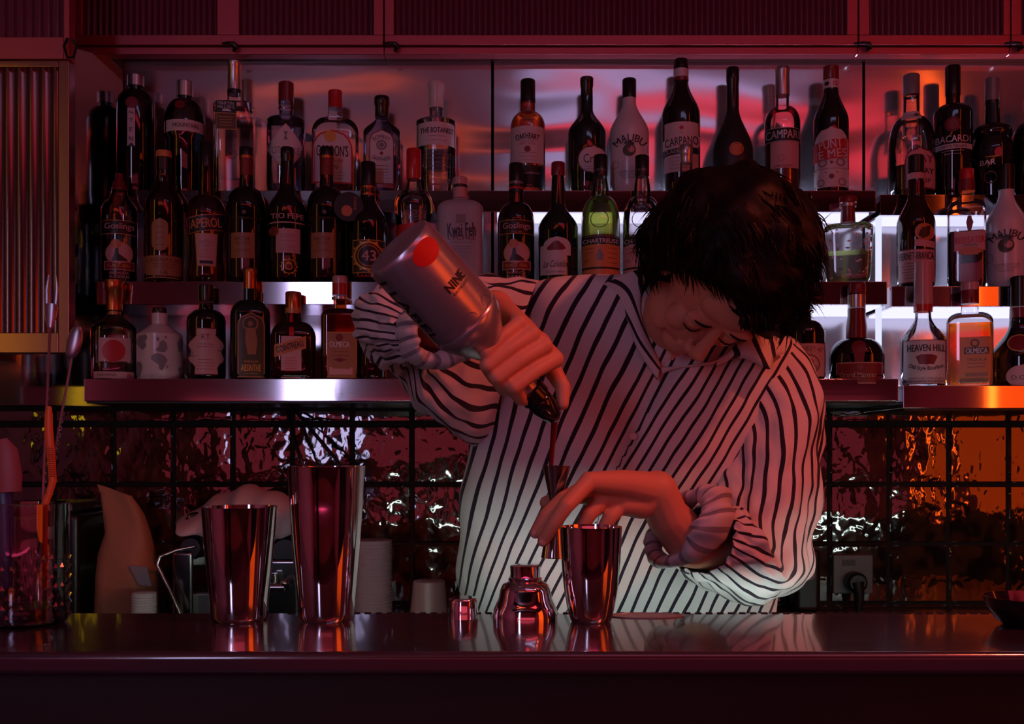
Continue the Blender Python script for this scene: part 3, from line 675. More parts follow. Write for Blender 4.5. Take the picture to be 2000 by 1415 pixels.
B_('bottle', 320, 2, body(14, 331, 350, 400, 37, 550, 'slope', neck=[(15, 345), (15, 350), (13, 375)]), 'brown', [('orange', [(14, 296), (15, 298), (15, 309)]), ('black', [(15, 310), (15.5, 333)])], None,
   [('pill', 298, 328, 434, 498, 'tan'), ('rect', 283.5, 356.5, 506, 549, 'tan')], [('T', 'LAGAVULIN', 320, 514, 60, 7, 'brown', {'arc': 400}), ('lines', 'brown', 320, 44, 522, 530, 3), ('T', '16', 320, 538, 14, 8, 'brown'), ('lines', 'brown', 313, 16, 450, 485, 4)],
   'brown whisky bottle with pill-shaped label and wide tan base label, middle shelf')
B_('bottle', 403, 2, body(14, 325, 384, 425, 38, 550, 'dome', neck=[(13.5, 345), (15, 375)], foot=6)[:-3]+[(38, 430), (32, 468), (31, 500), (36, 540), (34, 547), (31, 550)], 'amberg', [('black', [(13, 279), (14.5, 281), (14.5, 328)])], ('rum', 386),
   [('rect', 367, 438, 427, 458, 'navy', 5, 'orange', 1.5), ('taper', 382, 424, 462, 526, 'pink', 0, 'gold', 2)], [('T', 'APEROL', 402, 443, 56, 17, 'orange', {'rot': 0.09, 'bold': 0.8}), ('T', 'APERITIVO', 403, 478, 26, 5, 'grey', {'arc': 30}), ('T', '1919', 403, 486, 14, 5, 'grey'), ('poly', 'navy', [(391, 515), (415, 515), (415, 521), (391, 521)]), ('lines', 'tan', 403, 26, 494, 508, 4)],
   'amber aperitif bottle with slanted dark blue band, middle shelf')
NEC = lambda cx, xa: ([('rect', cx+xa, cx+xa+43, 462, 511, 'tan')], [('T', 'NECTAR', cx+xa+21, 474, 29, 7, 'brown'), ('lines', 'brown', cx+xa+21, 30, 481, 484, 2), ('lines', 'dred', cx+xa+21, 34, 495, 498, 2), ('T', 'GONZALEZ BYASS', cx, 434, 56, 4, 'brown'), ('disc', cx-4, 423, 4, 'brown')])
for cx, wh, xa in ((481, 'dark wine bottle with gold ring and tan label, directly left of the white lettered one', -28), (638, 'dark wine bottle with tan square label, directly right of the white lettered one', -29)):
    lb, mk = NEC(cx, xa)
    B_('bottle', cx, 2, body(13, 306, 368, 412, 38, 550, 'dome', neck=[(12.5, 345), (14, 368)]), 'black', [('black', [(12.5, 289), (13.6, 291), (13.6, 306)]), ('copper', [(13.8, 306), (13.8, 312)]), ('dred', [(13.2, 313), (13.2, 344)])], None, lb, mk, wh)
B_('bottle', 561, 2, body(12, 310, 362, 412, 37, 550, 'slope', neck=[(13, 330), (14.5, 362)]), 'black', [('black', [(11.5, 289), (13, 291), (13, 306), (12.4, 308), (12.4, 335)])], None,
   [('rect', 524, 598, 441, 443.5, 'pink'), ('rect', 540, 585, 454, 501, 'pink')], [('T', 'TIO PEPE', 561, 430, 60, 10, 'pink', {'bold': 0.5}), ('disc', 536, 459, 9, 'dred'), ('ring', 536, 459, 6, 'pink', 5), ('lines', 'grey', 562, 34, 466, 470, 2), ('T', 'Muy Seco', 562, 478, 30, 4, 'grey'), ('lines', 'grey', 562, 34, 487, 495, 3), ('ring', 564, 527, 14, 'gold', 12.6), ('rays', 564, 527, 17, 'gold', 14.5), ('ring', 564, 527, 7, 'gold', 5), ('poly', 'gold', [(558, 520), (564, 517), (570, 520), (568, 523), (560, 523)])],
   'dark sherry bottle with white letters and pale square label, middle shelf')
def tag43(t, s, zf, surf, parts):
    mb = MB(); Rm = Matrix.Rotation(math.radians(24), 3, 'Y')
    mb.lathe([(0.032, 0), (0.0325, 0.001), (0.0325, 0.002), (0.032, 0.003)], 36, M=Matrix.Translation((-0.042, -0.030, zf(412))) @ Matrix.Rotation(math.radians(90), 4, 'X'))
    tg = mb.build('neck_tag', mat('paper_black', C['black'], 0.42), t)
    mb = MB(); K = 24
    for r_, z_ in ((0.012, 0.0),):
        v = [(-0.046, -0.0335, zf(420))]+[(-0.046+r_*math.cos(2*math.pi*q/K), -0.0335, zf(420)+r_*math.sin(2*math.pi*q/K)) for q in range(K)]
        mb.add(v, [(0, 1+q, 1+(q+1) % K) for q in range(K)])
    mb.build('emblem', cm('copper', 'ink'), tg, fix=False)
    tv, tf = text_geo('BARISTA'); 
    MB().add([(-0.028+(b-0.5)*0.006, -0.0336, zf(405)+(a-0.5)*0.028) for a, b in tv], tf).build('lettering', cm('copper', 'ink'), tg, smooth=False, fix=False)
B_('bottle', 719, 2, body(13.5, 365, 385, 440, 39, 550, 'slope', neck=[(14, 375)]), 'black', [('black', [(13.5, 318), (14.8, 320), (14.8, 366)]), ('copper', [(15.1, 366), (15.1, 370)]), ('copper', [(15.1, 380), (15.1, 384)])], None,
   [('scallop', 690, 752, 476, 540, 'black', 0, 'gold', 1.5)], [('ring', 720, 507, 28, 'gold', 24), ('ring', 720, 507, 21, 'copper', 19), ('rays', 720, 507, 33, 'gold', 28), ('T', '43', 720, 507, 26, 20, 'pink', {'bold': 0.8}), ('T', 'LICOR 43', 720, 374, 24, 3.5, 'copper'), ('T', 'BARISTO', 721, 546, 46, 5, 'red')],
   'black liqueur bottle with ornate gold roundel and round neck tag, middle shelf', extra=tag43)
B_('bottle', 808, 2, body(11, 348, 372, 405, 38, 550, 'dome', neck=[(12, 352), (17, 376)])[:-3]+[(38, 412), (33, 436), (34, 450), (36, 545), (34, 550)], 'clear', [('red', [(13, 292), (14.5, 294), (14.5, 350), (13.5, 352)])], None,
   [('rect', 775, 842, 444, 500, 'red')], [('T', 'VITA', 822, 466, 36, 20, 'pink'), ('lines', 'grey', 808, 50, 420, 436, 4)],
   'clear bottle with bulbous shoulder and bright red cap, above the tilted silver bottle')
B_('bottle', 899, 2, body(14, 388, 392, 412, 45, 550, 'dome', foot=6), 'frost', [('pink', [(12.5, 347), (14.5, 349), (14.5, 360), (14, 362)]), ('ink', [(14.2, 363), (14.2, 367)]), ('pink', [(14.3, 368), (14.6, 388)])], None,
   [], [('poly', 'grey', [(891, 425), (909, 425), (909, 442), (891, 442)]), ('T', 'Kwai Feh', 901, 455, 54, 26, 'ink', {'bold': 0.8, 'rot': 0.05}), ('T', 'LYCHEE', 902, 470, 54, 8, 'dred'), ('T', 'LIQUEUR', 902, 479, 44, 4, 'grey'), ('lines', 'grey', 900, 42, 487, 508, 6), ('ring', 903, 381, 3, 'red', 0.5), ('ring', 893, 380, 3, 'red', 0.5)],
   'frosted grey flat bottle with brush lettering, behind the held bottle', n=3.6, sy=0.6)
B_('bottle', 1008, 2, body(13, 377, 398, 437, 36, 555, 'dome', neck=[(14, 398)]), 'black', [('black', [(12.5, 320), (14, 322), (14, 366)]), ('red', [(14, 367), (14, 371)]), ('black', [(14, 371), (14.6, 378)])], None, GOS(1009), GOSM(1009)+[('T', 'SINCE 1806', 1009, 460, 20, 3, 'copper'), ('T', 'DEMERARA', 1008, 359, 24, 5, 'silver')],
   'black rum bottle with orange bordered band and round pictorial label, right of the panel seam', )
B_('bottle', 1090, 2, body(12, 345, 400, 446, 39, 555, 'slope', neck=[(12.5, 360), (14, 405)]), 'green', [('dred', [(12, 318), (13.4, 320), (13.4, 342), (12.8, 345)])], None,
   [('rect', 1056, 1106, 486, 554, 'pale'), ('arch', 1062, 1114, 470, 506, 'pale')], [('T', 'Le Calvados', 1087, 522, 46, 13, 'ink', {'slant': 0.3}), ('T', 'Domfrontais', 1085, 537, 36, 5, 'grey'), ('poly', 'dred', [(1068, 492), (1074, 486), (1080, 490), (1084, 478), (1090, 478), (1092, 488), (1100, 486), (1105, 493), (1098, 496), (1072, 496)])],
   'dark green bottle with pale cut-out label and plain red cap, middle shelf')
CH = lambda cx, c1: ([('rect', cx-36, cx+36, 466, 484, 'black'), ('rect', cx-36, cx+36, 485, 528, c1), ('rect', cx-36, cx+36, 528, 532, 'black'), ('rect', cx-36, cx+36, 532, 553, c1)],
     [('T', 'CHARTREUSE', cx, 478, 66, 8, 'white', {'bold': 0.4}), ('lines', 'pink', cx, 60, 469, 469, 1), ('ring', cx-4, 446, 0.1, 'grey', 0.05), ('poly', 'grey', [(cx-6, 515), (cx-8, 505), (cx-2, 492), (cx+5, 505), (cx+3, 515)]), ('lines', 'brown', cx-22, 18, 492, 500, 2), ('T', '55%', cx-26, 515, 8, 5, 'brown'), ('lines', 'brown', cx+22, 18, 492, 520, 4)])
lb, mk = CH(1173, 'orange')
B_('bottle', 1173, 2, body(12.5, 344, 386, 440, 38, 555, 'dome', neck=[(15, 362), (17, 380), (15, 396)]), 'greeng', [('black', [(12.5, 304), (13.8, 306), (13.8, 346)])], ('green', 388), lb, mk+[('T', 'CHARTREUSE', 1173, 334, 22, 5, 'silver'), ('ring', 1171, 436, 17, 'olive', 15.5)],
   'round-shouldered bottle of green liqueur with orange label, middle shelf')
lb, mk = CH(1254, 'pink')
B_('bottle', 1254, 2, body(12.5, 344, 386, 440, 38, 555, 'dome', neck=[(15, 362), (17, 380), (15, 396)]), 'clear', [('black', [(12.5, 305), (13.8, 307), (13.8, 346)])], None, lb, mk+[('T', 'CHARTREUSE', 1254, 334, 22, 5, 'silver'), ('ring', 1252, 436, 17, 'grey', 15.5)],
   'clear round-shouldered bottle with black cap, partly hidden behind the hair')
B_('bottle', 1340, 2, body(12, 318, 360, 395, 36, 555, 'dome'), 'clear', [('silver', [(12, 284), (13.5, 286), (13.5, 303), (12, 305), (12, 320)])], None, [], [], 'clear bottle with silver stopper, only its top showing over the hair')
B_('bottle', 1568, 2, body(12, 408, 430, 450, 33, 555, 'dome'), 'smoke', [('black', [(13, 378), (17, 380), (17, 408)])], ('red', 450), [('rect', 1562, 1587, 467, 552, 'orange', 0, 'red', 1)], [('T', 'CAMPO', 1572, 388, 26, 5, 'silver'), ('T', '50', 1575, 506, 12, 9, 'dred'), ('lines', 'dred', 1576, 14, 515, 545, 6)],
   'red-brown bottle with black cap half hidden behind the right side of the hair', n=4, sy=0.8)
LEAF = []
rr = random.Random(3)
for k in range(46):
    x, y = rr.uniform(1612, 1696), rr.uniform(448, 548); a = rr.uniform(0, 6.28); l = rr.uniform(6, 13)
    c_, s_ = math.cos(a), math.sin(a)
    LEAF.append(('poly', rr.choice(['white', 'silver', 'white', 'grey']), [(x, y), (x+l*0.5*c_-2*s_, y+l*0.5*s_+2*c_), (x+l*c_, y+l*s_*0.9), (x+l*0.5*c_+2*s_, y+l*0.5*s_-2*c_)]))
B_('bottle', 1656, 2, body(13, 434, 437, 455, 47, 555, 'flat')[:-3]+[(46, 470), (42, 540), (40, 550), (37, 553)], 'clear', [('dred', [(15, 385), (17, 388), (17, 397), (14.5, 400), (14.5, 404), (13, 408), (14.5, 436)]), ('silver', [(15.8, 399), (15.8, 405)])], ('herb', 494), [], LEAF,
   'broad clear decanter bottle printed with white leaves, dark red stopper', n=6, sy=0.6)
B_('bottle', 1789, 5, body(12, 340, 380, 440, 36, 559, 'slope', neck=[(14, 348), (15, 360)]), 'brown', [('black', [(12.5, 304), (15, 306), (15, 338)]), ('pink', [(15.2, 340), (15.2, 352)])], None,
   [('rect', 1757, 1823, 493, 557, 'pink', 0, 'dred', 1.2), ('oval', 1787, 1822, 443, 478, 'copper'), ('rect', 1787, 1822, 476, 489, 'pink', -2)], [('T', 'FERNET-BRANCA', 1790, 506, 60, 14, 'ink', {'bold': 0.5}), ('disc', 1804, 462, 9, 'ink'), ('poly', 'ink', [(1793, 466), (1800, 452), (1815, 448), (1812, 462), (1802, 474)]), ('lines', 'ink', 1790, 56, 520, 548, 6)],
   'tall dark brown bottle with round eagle seal and white label, right section, middle shelf')
B_('bottle', 1888, 5, body(14, 374, 392, 414, 35, 559, 'dome'), 'clear', [('red', [(12.5, 331), (13.5, 333), (13.5, 352)]), ('dred', [(15, 352), (15.5, 375)])], ('dark', 455),
   [('rect', 1866, 1921, 457, 495, 'pink'), ('crest', 1872, 1916, 488, 503, 'copper')], [('T', 'BEEFEATER', 1894, 474, 52, 12, 'red', {'bold': 0.6}), ('T', 'LONDON', 1894, 484, 26, 4.5, 'ink'), ('poly', 'dred', [(1889, 432), (1896, 430), (1900, 440), (1896, 456), (1890, 456), (1887, 440)]), ('disc', 1893, 431, 4, 'dred'), ('T', '13', 1890, 366, 14, 10, 'pink')],
   'clear square bottle with red cap and small guard figure label, middle shelf right section', n=6, sy=0.74)
B_('bottle', 1965, 5, body(14, 370, 382, 440, 38, 559, 'slope', foot=5), 'white', [('black', [(13, 322), (15.5, 324), (15.5, 365), (15, 372)])], None, [],
   MAL(1966, 462)+palm(1965, 486, 14)+[('T', 'CARIBBEAN RUM', 1966, 523, 44, 4.5, 'grey'), ('T', 'WITH COCONUT', 1966, 529, 42, 4.5, 'grey'), ('T', 'FLAVOUR', 1966, 535, 26, 4.5, 'grey'), ('ring', 1935, 508, 9, 'grey', 8)],
   'white glazed bottle with palm emblem at the right edge, middle shelf')
# ---- lowest shelf
B_('bottle', 223, 3, body(16, 608, 612, 645, 43, 740, 'slope', neck=[(12, 610)]), 'clear', [('copper', [(17, 548), (17.5, 550), (17.5, 566), (16, 568), (15, 607)]), ('orange', [(13, 566), (12, 616)])], ('dark', 712),
   [('rect', 195, 253, 664, 709, 'pink'), ('rect', 186, 259, 729, 742, 'pink')], [('disc', 222, 689, 21, 'red'), ('T', 'HAVANA', 210, 735, 34, 6, 'brown'), ('T', '8', 250, 736, 8, 9, 'red')],
   'clear decanter with square amber neck and red disc label, leftmost on the lowest shelf', n=2.6, sy=0.9)
MAP = [[(270, 672), (275, 660), (287, 658), (290, 664), (285, 672), (288, 680), (281, 688), (276, 682)], [(272, 708), (279, 712), (281, 722), (276, 740), (271, 734)],
       [(297, 700), (303, 695), (313, 695), (321, 699), (326, 707), (322, 716), (317, 727), (312, 726), (310, 716), (302, 711), (297, 706)],
       [(304, 688), (310, 682), (312, 673), (318, 668), (324, 674), (326, 684), (320, 692), (312, 692)], [(305, 664), (310, 663), (312, 670), (307, 671)], [(324, 718), (328, 714), (326, 722), (323, 724)],
       [(343, 672), (349, 662), (354, 668), (353, 686), (346, 690)], [(344, 722), (352, 716), (354, 726), (348, 734)], [(320, 662), (324, 660), (325, 665), (321, 666)]]
B_('bottle', 312, 3, body(15, 613, 634, 655, 43, 740, 'line', neck=[(15, 630)], foot=5), 'ceramic', [('black', [(13, 602), (14, 604), (14, 613)])], None, [], [('poly', 'grey', p) for p in MAP]+[('rays', 299, 737, 5, 'dred', 1)],
   'white ceramic bottle printed with a grey world map, lowest shelf')
B_('bottle', 403, 3, body(13, 595, 606, 630, 37, 740, 'dome', neck=[(14, 604)]), 'black', [('black', [(13, 558), (15, 560), (15, 585), (14, 590)])], None,
   [('crest', 371, 435, 645, 735, 'pink', 0, 'dred', 1.5), ('rect', 368, 434, 686, 700, 'navy')], [('T', 'VIOLET LIQUEUR', 403, 693, 56, 6, 'pink'), ('T', 'RT', 402, 662, 16, 10, 'dred'), ('lines', 'dred', 402, 40, 676, 681, 2), ('lines', 'dred', 402, 36, 706, 724, 4)],
   'dark bottle with ornate scalloped pale label, lowest shelf')
B_('bottle', 489, 3, body(13.5, 565, 588, 620, 38, 740, 'dome', neck=[(13.5, 585)]), 'green', [('copper', [(13, 525), (14.2, 527), (14.2, 538), (13.6, 540), (14.2, 566)])], None,
   [('arch', 465, 516, 615, 740, 'olive', 0, 'copper', 2.2), ('rect', 475, 506, 640, 700, 'brown')], [('ring', 489, 637, 15, 'tan', 12), ('disc', 489, 637, 5, 'tan'), ('poly', 'tan', [(481, 645), (498, 645), (502, 670), (499, 696), (484, 696), (479, 668)]), ('T', 'PREMIUM', 490, 710, 26, 4, 'gold'), ('T', 'ABSINTHE', 490, 722, 37, 13, 'gold', {'bold': 0.4}), ('lines', 'gold', 490, 26, 733, 733, 1)],
   'dark green bottle with tall arched figure label and copper cap, lowest shelf', n=3.5)
B_('bottle', 573, 3, body(14, 612, 630, 662, 43, 740, 'dome', neck=[(16, 632)]), 'brown', [('copper', [(14, 571), (15.5, 573), (15.5, 600), (15, 614)]), ('orange', [(15.6, 603), (15.4, 613)])], None,
   [('rect', 550, 588, 661, 741, 'pink'), ('rect', 537, 597, 669, 693, 'copper', 9, 'orange', 1.5)], [('T', 'COINTREAU', 566, 681, 52, 12, 'ink', {'rot': 0.28, 'bold': 0.5}), ('lines', 'red', 568, 26, 703, 728, 6), ('poly', 'red', [(566, 616), (572, 616), (574, 660), (565, 660)])],
   'brown square-shouldered bottle with orange cap and slanted orange band, lowest shelf', n=4.5, sy=0.85)
B_('bottle', 664, 3, body(14, 585, 604, 620, 36, 740, 'dome', neck=[(12.5, 586)]), 'amberg', [('pink', [(13, 540), (15, 542), (15, 555)]), ('red', [(15, 555), (15, 578)]), ('silver', [(16, 581), (16, 586)])], ('amber', 606),
   [('rect', 639, 696, 652, 740, 'tan', 0, 'gold', 1.5), ('rect', 644, 688, 656, 734, 'pink')], [('T', 'OLMECA', 663, 676, 38, 11, 'white', {'bold': 0.5}), ('disc', 663, 663, 7, 'dred'), ('lines', 'dred', 665, 32, 690, 705, 3), ('poly', 'dred', [(652, 706), (664, 701), (676, 706), (664, 710)]), ('poly', 'tan', [(650, 718), (684, 718), (684, 723), (650, 723)])],
   'amber tequila bottle with red neck and pink square label, beside the striped sleeve', n=7, sy=0.8)
B_('bottle', 728, 3, body(12, 640, 652, 680, 28, 740, 'dome'), 'brown', [('black', [(11, 605), (13, 607), (13, 642)])], None, [], [], 'dark bottle mostly hidden behind the raised sleeve, lowest shelf')
B_('bottle', 1573, 3, body(13, 612, 626, 655, 38, 740, 'dome', neck=[(16, 607), (16, 611), (11, 613), (12, 626)]), 'black', [('dred', [(9, 583), (13, 586), (12, 594), (9, 600), (9, 610)])], None,
   [('rect', 1549, 1609, 674, 739, 'pink', 0, 'dred', 1.2)], [('T', 'MONKEY 47', 1579, 684, 50, 9, 'dred', {'arc': 70}), ('ring', 1580, 715, 19, 'dred', 17), ('disc', 1580, 712, 8, 'dred'), ('ring', 1572, 706, 4, 'dred', 1), ('ring', 1588, 722, 7, 'grey', 4), ('rays', 1580, 693, 7, 'dred', 3)],
   'black apothecary bottle with cork stopper and pink animal label, beside the shoulder')
B_('bottle', 1673, 3, body(17, 632, 662, 700, 52, 740, 'dome', neck=[(14, 608), (16, 618), (19, 640), (19, 655)])[:], 'black', [('dred', [(15, 553), (17, 556), (17, 575)]), ('silver', [(17, 577), (17, 602)]), ('dred', [(17, 604), (17, 618), (20, 640), (20, 662)])], None,
   [('rect', 1636, 1720, 711, 752, 'dred', 0, 'pink', 1.8)], [('T', 'Grand Marnier', 1676, 735, 66, 9, 'pink'), ('rays', 1680, 720, 8, 'pink', 2), ('disc', 1677, 681, 13, 'dred'), ('poly', 'dred', [(1667, 690), (1688, 690), (1686, 711), (1670, 711)])],
   'squat bulbous black bottle with red ribbon and seal, lowest shelf', sy=0.75)
B_('bottle', 1803, 6, body(15, 595, 618, 668, 42, 753, 'slope', neck=[(15, 615)]), 'clear', [('pink', [(14, 510), (16, 512), (18, 597)]), ('red', [(18.2, 596), (17.6, 610)])], None,
   [('rect', 1767, 1843, 668, 753, 'pale', 0, 'dred', 1.4)], [('T', 'HEAVEN HILL', 1808, 684, 66, 13, 'ink', {'bold': 0.8}), ('ring', 1809, 706, 10, 'dred', 6), ('poly', 'dred', [(1790, 700), (1800, 696), (1818, 696), (1828, 700), (1822, 715), (1796, 715)]), ('T', 'Old Style Bourbon', 1808, 724, 62, 10, 'ink', {'arc': -80, 'bold': 0.4}), ('T', 'KENTUCKY STRAIGHT', 1808, 742, 60, 4, 'dred'), ('T', 'BOURBON WHISKEY', 1808, 748, 56, 4, 'dred'),
    ('T', 'KENTUCKY', 1803, 551, 27, 6, 'ink'), ('disc', 1803, 572, 9, 'dred'), ('poly', 'ink', [(1788, 541), (1818, 541), (1818, 543), (1788, 543)])],
   'clear bourbon bottle with tall printed neck and big white label, right section, lowest shelf')
B_('bottle', 1894, 6, body(15, 598, 612, 632, 42, 753, 'dome', neck=[(16, 610)]), 'clear', [('dred', [(15, 552), (16.5, 554), (16.5, 594)]), ('pink', [(16.8, 553), (16.8, 568)])], ('gold', 634),
   [('rect', 1876, 1934, 662, 752, 'orange'), ('rect', 1884, 1928, 682, 695, 'brown')], [('T', 'OLMECA', 1906, 689, 38, 10, 'white', {'bold': 0.5}), ('ring', 1903, 674, 8, 'brown', 5), ('T', 'TEQUILA', 1906, 706, 36, 6, 'brown'), ('lines', 'brown', 1906, 32, 713, 720, 2), ('poly', 'tan', [(1886, 731), (1926, 731), (1926, 738), (1886, 738)]), ('lines', 'tan', 1906, 40, 745, 748, 2)],
   'golden tequila bottle glowing orange, right section, lowest shelf', n=7, sy=0.8)
B_('bottle', 1992, 6, body(18, 620, 632, 700, 53, 753, 'slope', neck=[(19, 630)]), 'black', [('black', [(16, 541), (18, 543), (18, 600)]), ('dred', [(18.5, 602), (19, 622)])], None,
   [('oval', 1968, 2030, 715, 760, 'pink'), ('oval', 1970, 2012, 655, 690, 'dred', 0, 'gold', 2)], [('T', 'D.O.M.', 1998, 740, 40, 8, 'ink')],
   'black bell-shaped bottle cut off by the right edge, lowest shelf', sy=0.72)
# ---------------------------------------------------------------- things on the bar
chrome = mat('polished_steel', (0.80, 0.76, 0.76), 0.055, 1.0)
chrome2 = mat('satin_steel', (0.55, 0.53, 0.54), 0.2, 1.0)
def round_thing(name, cx, D, prof, m, label, cat, base=CT, closed=True, shell=0.0, part='body', extra=None, group=None):
    s = D/FPX
    t = thing(name, (X(cx, D), D, base), label, cat, group, rz=-math.atan2(X(cx, D), D))
    yb = max(y for r, y in prof); pr = [(r*s, (yb-y)*s) for r, y in prof]; pr = sorted(pr, key=lambda q: q[1]) if prof[0][1] < prof[-1][1] else pr
    if pr[0][1] > pr[-1][1]: pr = pr[::-1]
    mb = MB()
    if shell:
        inner = [(max(r-shell, 0.0005), z if z > 0 else 0) for r, z in pr]
        inner = [(r, max(z, 0.003)) for r, z in inner if z >= 0][::-1]
        mb.lathe(pr+inner+[(0.0005, 0.003)], 64, cap0=True, cap1=False)
    else: mb.lathe(pr, 64)
    mb.build(part, m, t)
    if extra: extra(t, s, lambda y: (yb-y)*s)
    return t
# two weighted tins
round_thing('shaker_tin', 467.5, 1.205, [(72.5, 983), (72.2, 985), (68, 1040), (62, 1110), (56, 1165), (55, 1196), (52, 1203), (50, 1205)], chrome,
            'short polished steel shaker tin, left of the tall tin on the bar', 'shaker tin', shell=0.0012)
round_thing('shaker_tin', 637.5, 1.205, [(75.5, 905), (75, 907), (70.5, 985), (66, 1060), (60, 1130), (55, 1190), (53, 1200), (50, 1206)], chrome,
            'tall polished steel shaker tin, tallest vessel on the bar', 'shaker tin', shell=0.0012)
round_thing('shaker_tin', 1154, 1.195, [(61, 1020), (60.5, 1024), (59, 1060), (57, 1100), (53, 1140), (47, 1175), (43, 1192), (40, 1202), (37, 1206)], chrome,
            'curved polished steel shaker cup under the jigger hand', 'shaker tin', shell=0.0012)
round_thing('cocktail_strainer', 1026, 1.20, [(27.5, 1097), (30, 1098.5), (29, 1112), (29, 1120), (33, 1122), (32, 1127), (37, 1130), (44, 1134), (49, 1145), (52, 1162), (57, 1172), (62, 1184), (63, 1196), (63, 1206)], chrome,
            'polished steel shaker top with stepped shoulder and short neck, on the bar', 'strainer', shell=0.0)
round_thing('thimble_cup', 905, 1.222, [(24, 1163), (26.5, 1165), (28, 1170), (29, 1190), (30, 1203)], chrome,
            'small domed steel shaker cap on the bar, left of the stepped strainer top', 'cup')
# mixing glass with cut pattern, and tools in it
cut = thin('mixing_glass_glass', (0.93, 0.90, 0.93), (0.62, 0.56, 0.62), 0.03)
bump_n = cut.node_tree.nodes
Dg = 1.185
def mg_extra(t, s, zf):
    mb = MB(); r0 = 80*s; rr = random.Random(2)
    for j in range(7):
        for k in range(30):
            a = 2*math.pi*(k+0.5*(j % 2))/30; z = zf(1185)+j*18.5*s; w_ = 7.0*s; h = 9.0*s
            pts = []
            for da, dz, dr in ((-1, 0, 0), (0, -1, 0), (1, 0, 0), (0, 1, 0), (0, 0, 1)):
                an = a+da*w_/r0; rr_ = r0+dr*0.0028-0.0002
                pts.append((rr_*math.sin(an), -rr_*math.cos(an), z+dz*h))
            mb.add(pts, [(0, 1, 4), (1, 2, 4), (2, 3, 4), (3, 0, 4)])
    mb.build('cut_pattern', thin('cut_glass_facet', (0.88, 0.80, 0.85), (0.5, 0.42, 0.48), 0.1), t, smooth=False)
    MB().lathe([(70*s, 0.004), (72*s, 0.012), (70*s, 0.02)], 40).build('glass_foot', mat('glass_foot', (0.10, 0.08, 0.10), 0.08, 0.3), t)
round_thing('mixing_glass', 49, Dg, [(79, 968), (81.5, 970), (80, 1040), (80, 1190), (77, 1200), (72, 1204)], cut,
            'big cut glass mixing beaker full of bar tools, at the left end', 'mixing glass', shell=0.002, extra=mg_extra)
twist = mat('spoon_steel', (0.36, 0.30, 0.34), 0.28, 0.9)
def spoon(pts, r, label, fork=None, bowl=None):
    c = Vector(pts[0]); t = thing('bar_spoon', c, label, 'bar spoon')
    q = [Vector(p)-c for p in pts]; mb = MB()
    # twisted shaft: a helix rib around a straight rod
    mb.tube(q, r, 8); a, b = q[0], q[-1]; ax = (b-a).normalized(); u = ax.cross(Vector((0, 1, 0))).normalized(); w_ = ax.cross(u)
    K = 150; mb.tube([a+(b-a)*(0.2+0.6*i/K)+(u*math.cos(i*0.85)+w_*math.sin(i*0.85))*r*0.9 for i in range(K+1)], r*0.45, 5)
    mb.build('twisted_handle', twist, t)
    if fork:
        mb = MB(); e = b; w0 = 0.0082
        mb.tube([e-ax*0.004, e+ax*0.010, e+ax*0.022, e+ax*0.028], [r, w0*0.8, w0, w0*0.95], 10, flat=0.3)
        for sx in (-1, 1): mb.tube([e+ax*0.026+u*sx*w0*0.62, e+ax*0.045+u*sx*w0*0.72, e+ax*0.062+u*sx*w0*0.5], [w0*0.34, w0*0.3, w0*0.12], 8, flat=0.6)
        mb.build('fork_head', twist, t)
    if bowl:
        mb = MB(); mb.ball(b+ax*0.019, (0.0095, 0.0035, 0.021), 20, 12, M=Matrix.Rotation(math.radians(14), 3, 'Y')); mb.build('spoon_bowl', twist, t)
    return t
def G(px, py, D=Dg): return P(px, py, D)
spoon([G(78, 1190), G(84, 960), G(98, 640, Dg+0.01)], 0.0017, 'long twisted bar spoon with two pronged fork end, in the mixing glass', fork=True)
spoon([G(62, 1188, Dg+0.02), G(104, 900, Dg+0.02), G(140, 700, Dg+0.02)], 0.0015, 'long twisted bar spoon with oval bowl end, leaning right in the mixing glass', bowl=True)
c = G(88, 1150, Dg-0.02); t = thing('tweezers', c, 'bright orange plastic tweezers standing in the mixing glass', 'tweezers')
orange = mat('orange_plastic', (0.95, 0.16, 0.02), 0.4)
pts = [G(*p)-c for p in ((96, 794, Dg-0.02), (95, 810, Dg-0.02), (95, 840, Dg-0.02), (98, 870, Dg-0.02), (101, 905, Dg-0.02), (103, 940, Dg-0.02), (97, 962, Dg-0.02), (88, 985, Dg-0.02), (86, 1040, Dg-0.02), (88, 1150, Dg-0.02))]
mb = MB().tube(pts, [0.0028, 0.0045, 0.0052, 0.0048, 0.0048, 0.0046, 0.004, 0.0042, 0.004, 0.003], 12, flat=0.5)
mb.build('arm', orange, t)
mb = MB()
for k in range(14):
    y = 876+k*4.2; xx = 98+(y-870)*0.085
    a = G(xx-5.5, y, Dg-0.023)-c; b = G(xx+5.5, y, Dg-0.023)-c
    mb.tube([a, b], 0.0006, 6)
mb.build('grip_ribs', mat('orange_dark', (0.55, 0.08, 0.01), 0.5), t)
c = G(10, 1150, Dg); t = thing('citrus_squeezer', c, 'pink and blue rounded handled tool at the left edge, in the mixing glass', 'squeezer')
MB().tube([G(14, 962, Dg)-c, G(12, 930, Dg)-c, G(8, 880, Dg)-c, G(4, 858, Dg)-c], [0.017, 0.019, 0.016, 0.006], 16, flat=0.35).build('head', mat('pink_plastic', (0.40, 0.10, 0.10), 0.45), t)
MB().tube([G(12, 1150, Dg)-c, G(8, 1000, Dg)-c, G(2, 925, Dg+0.01)-c], [0.008, 0.011, 0.014], 14, flat=0.5).build('handle', mat('blue_plastic', (0.05, 0.05, 0.16), 0.35), t)
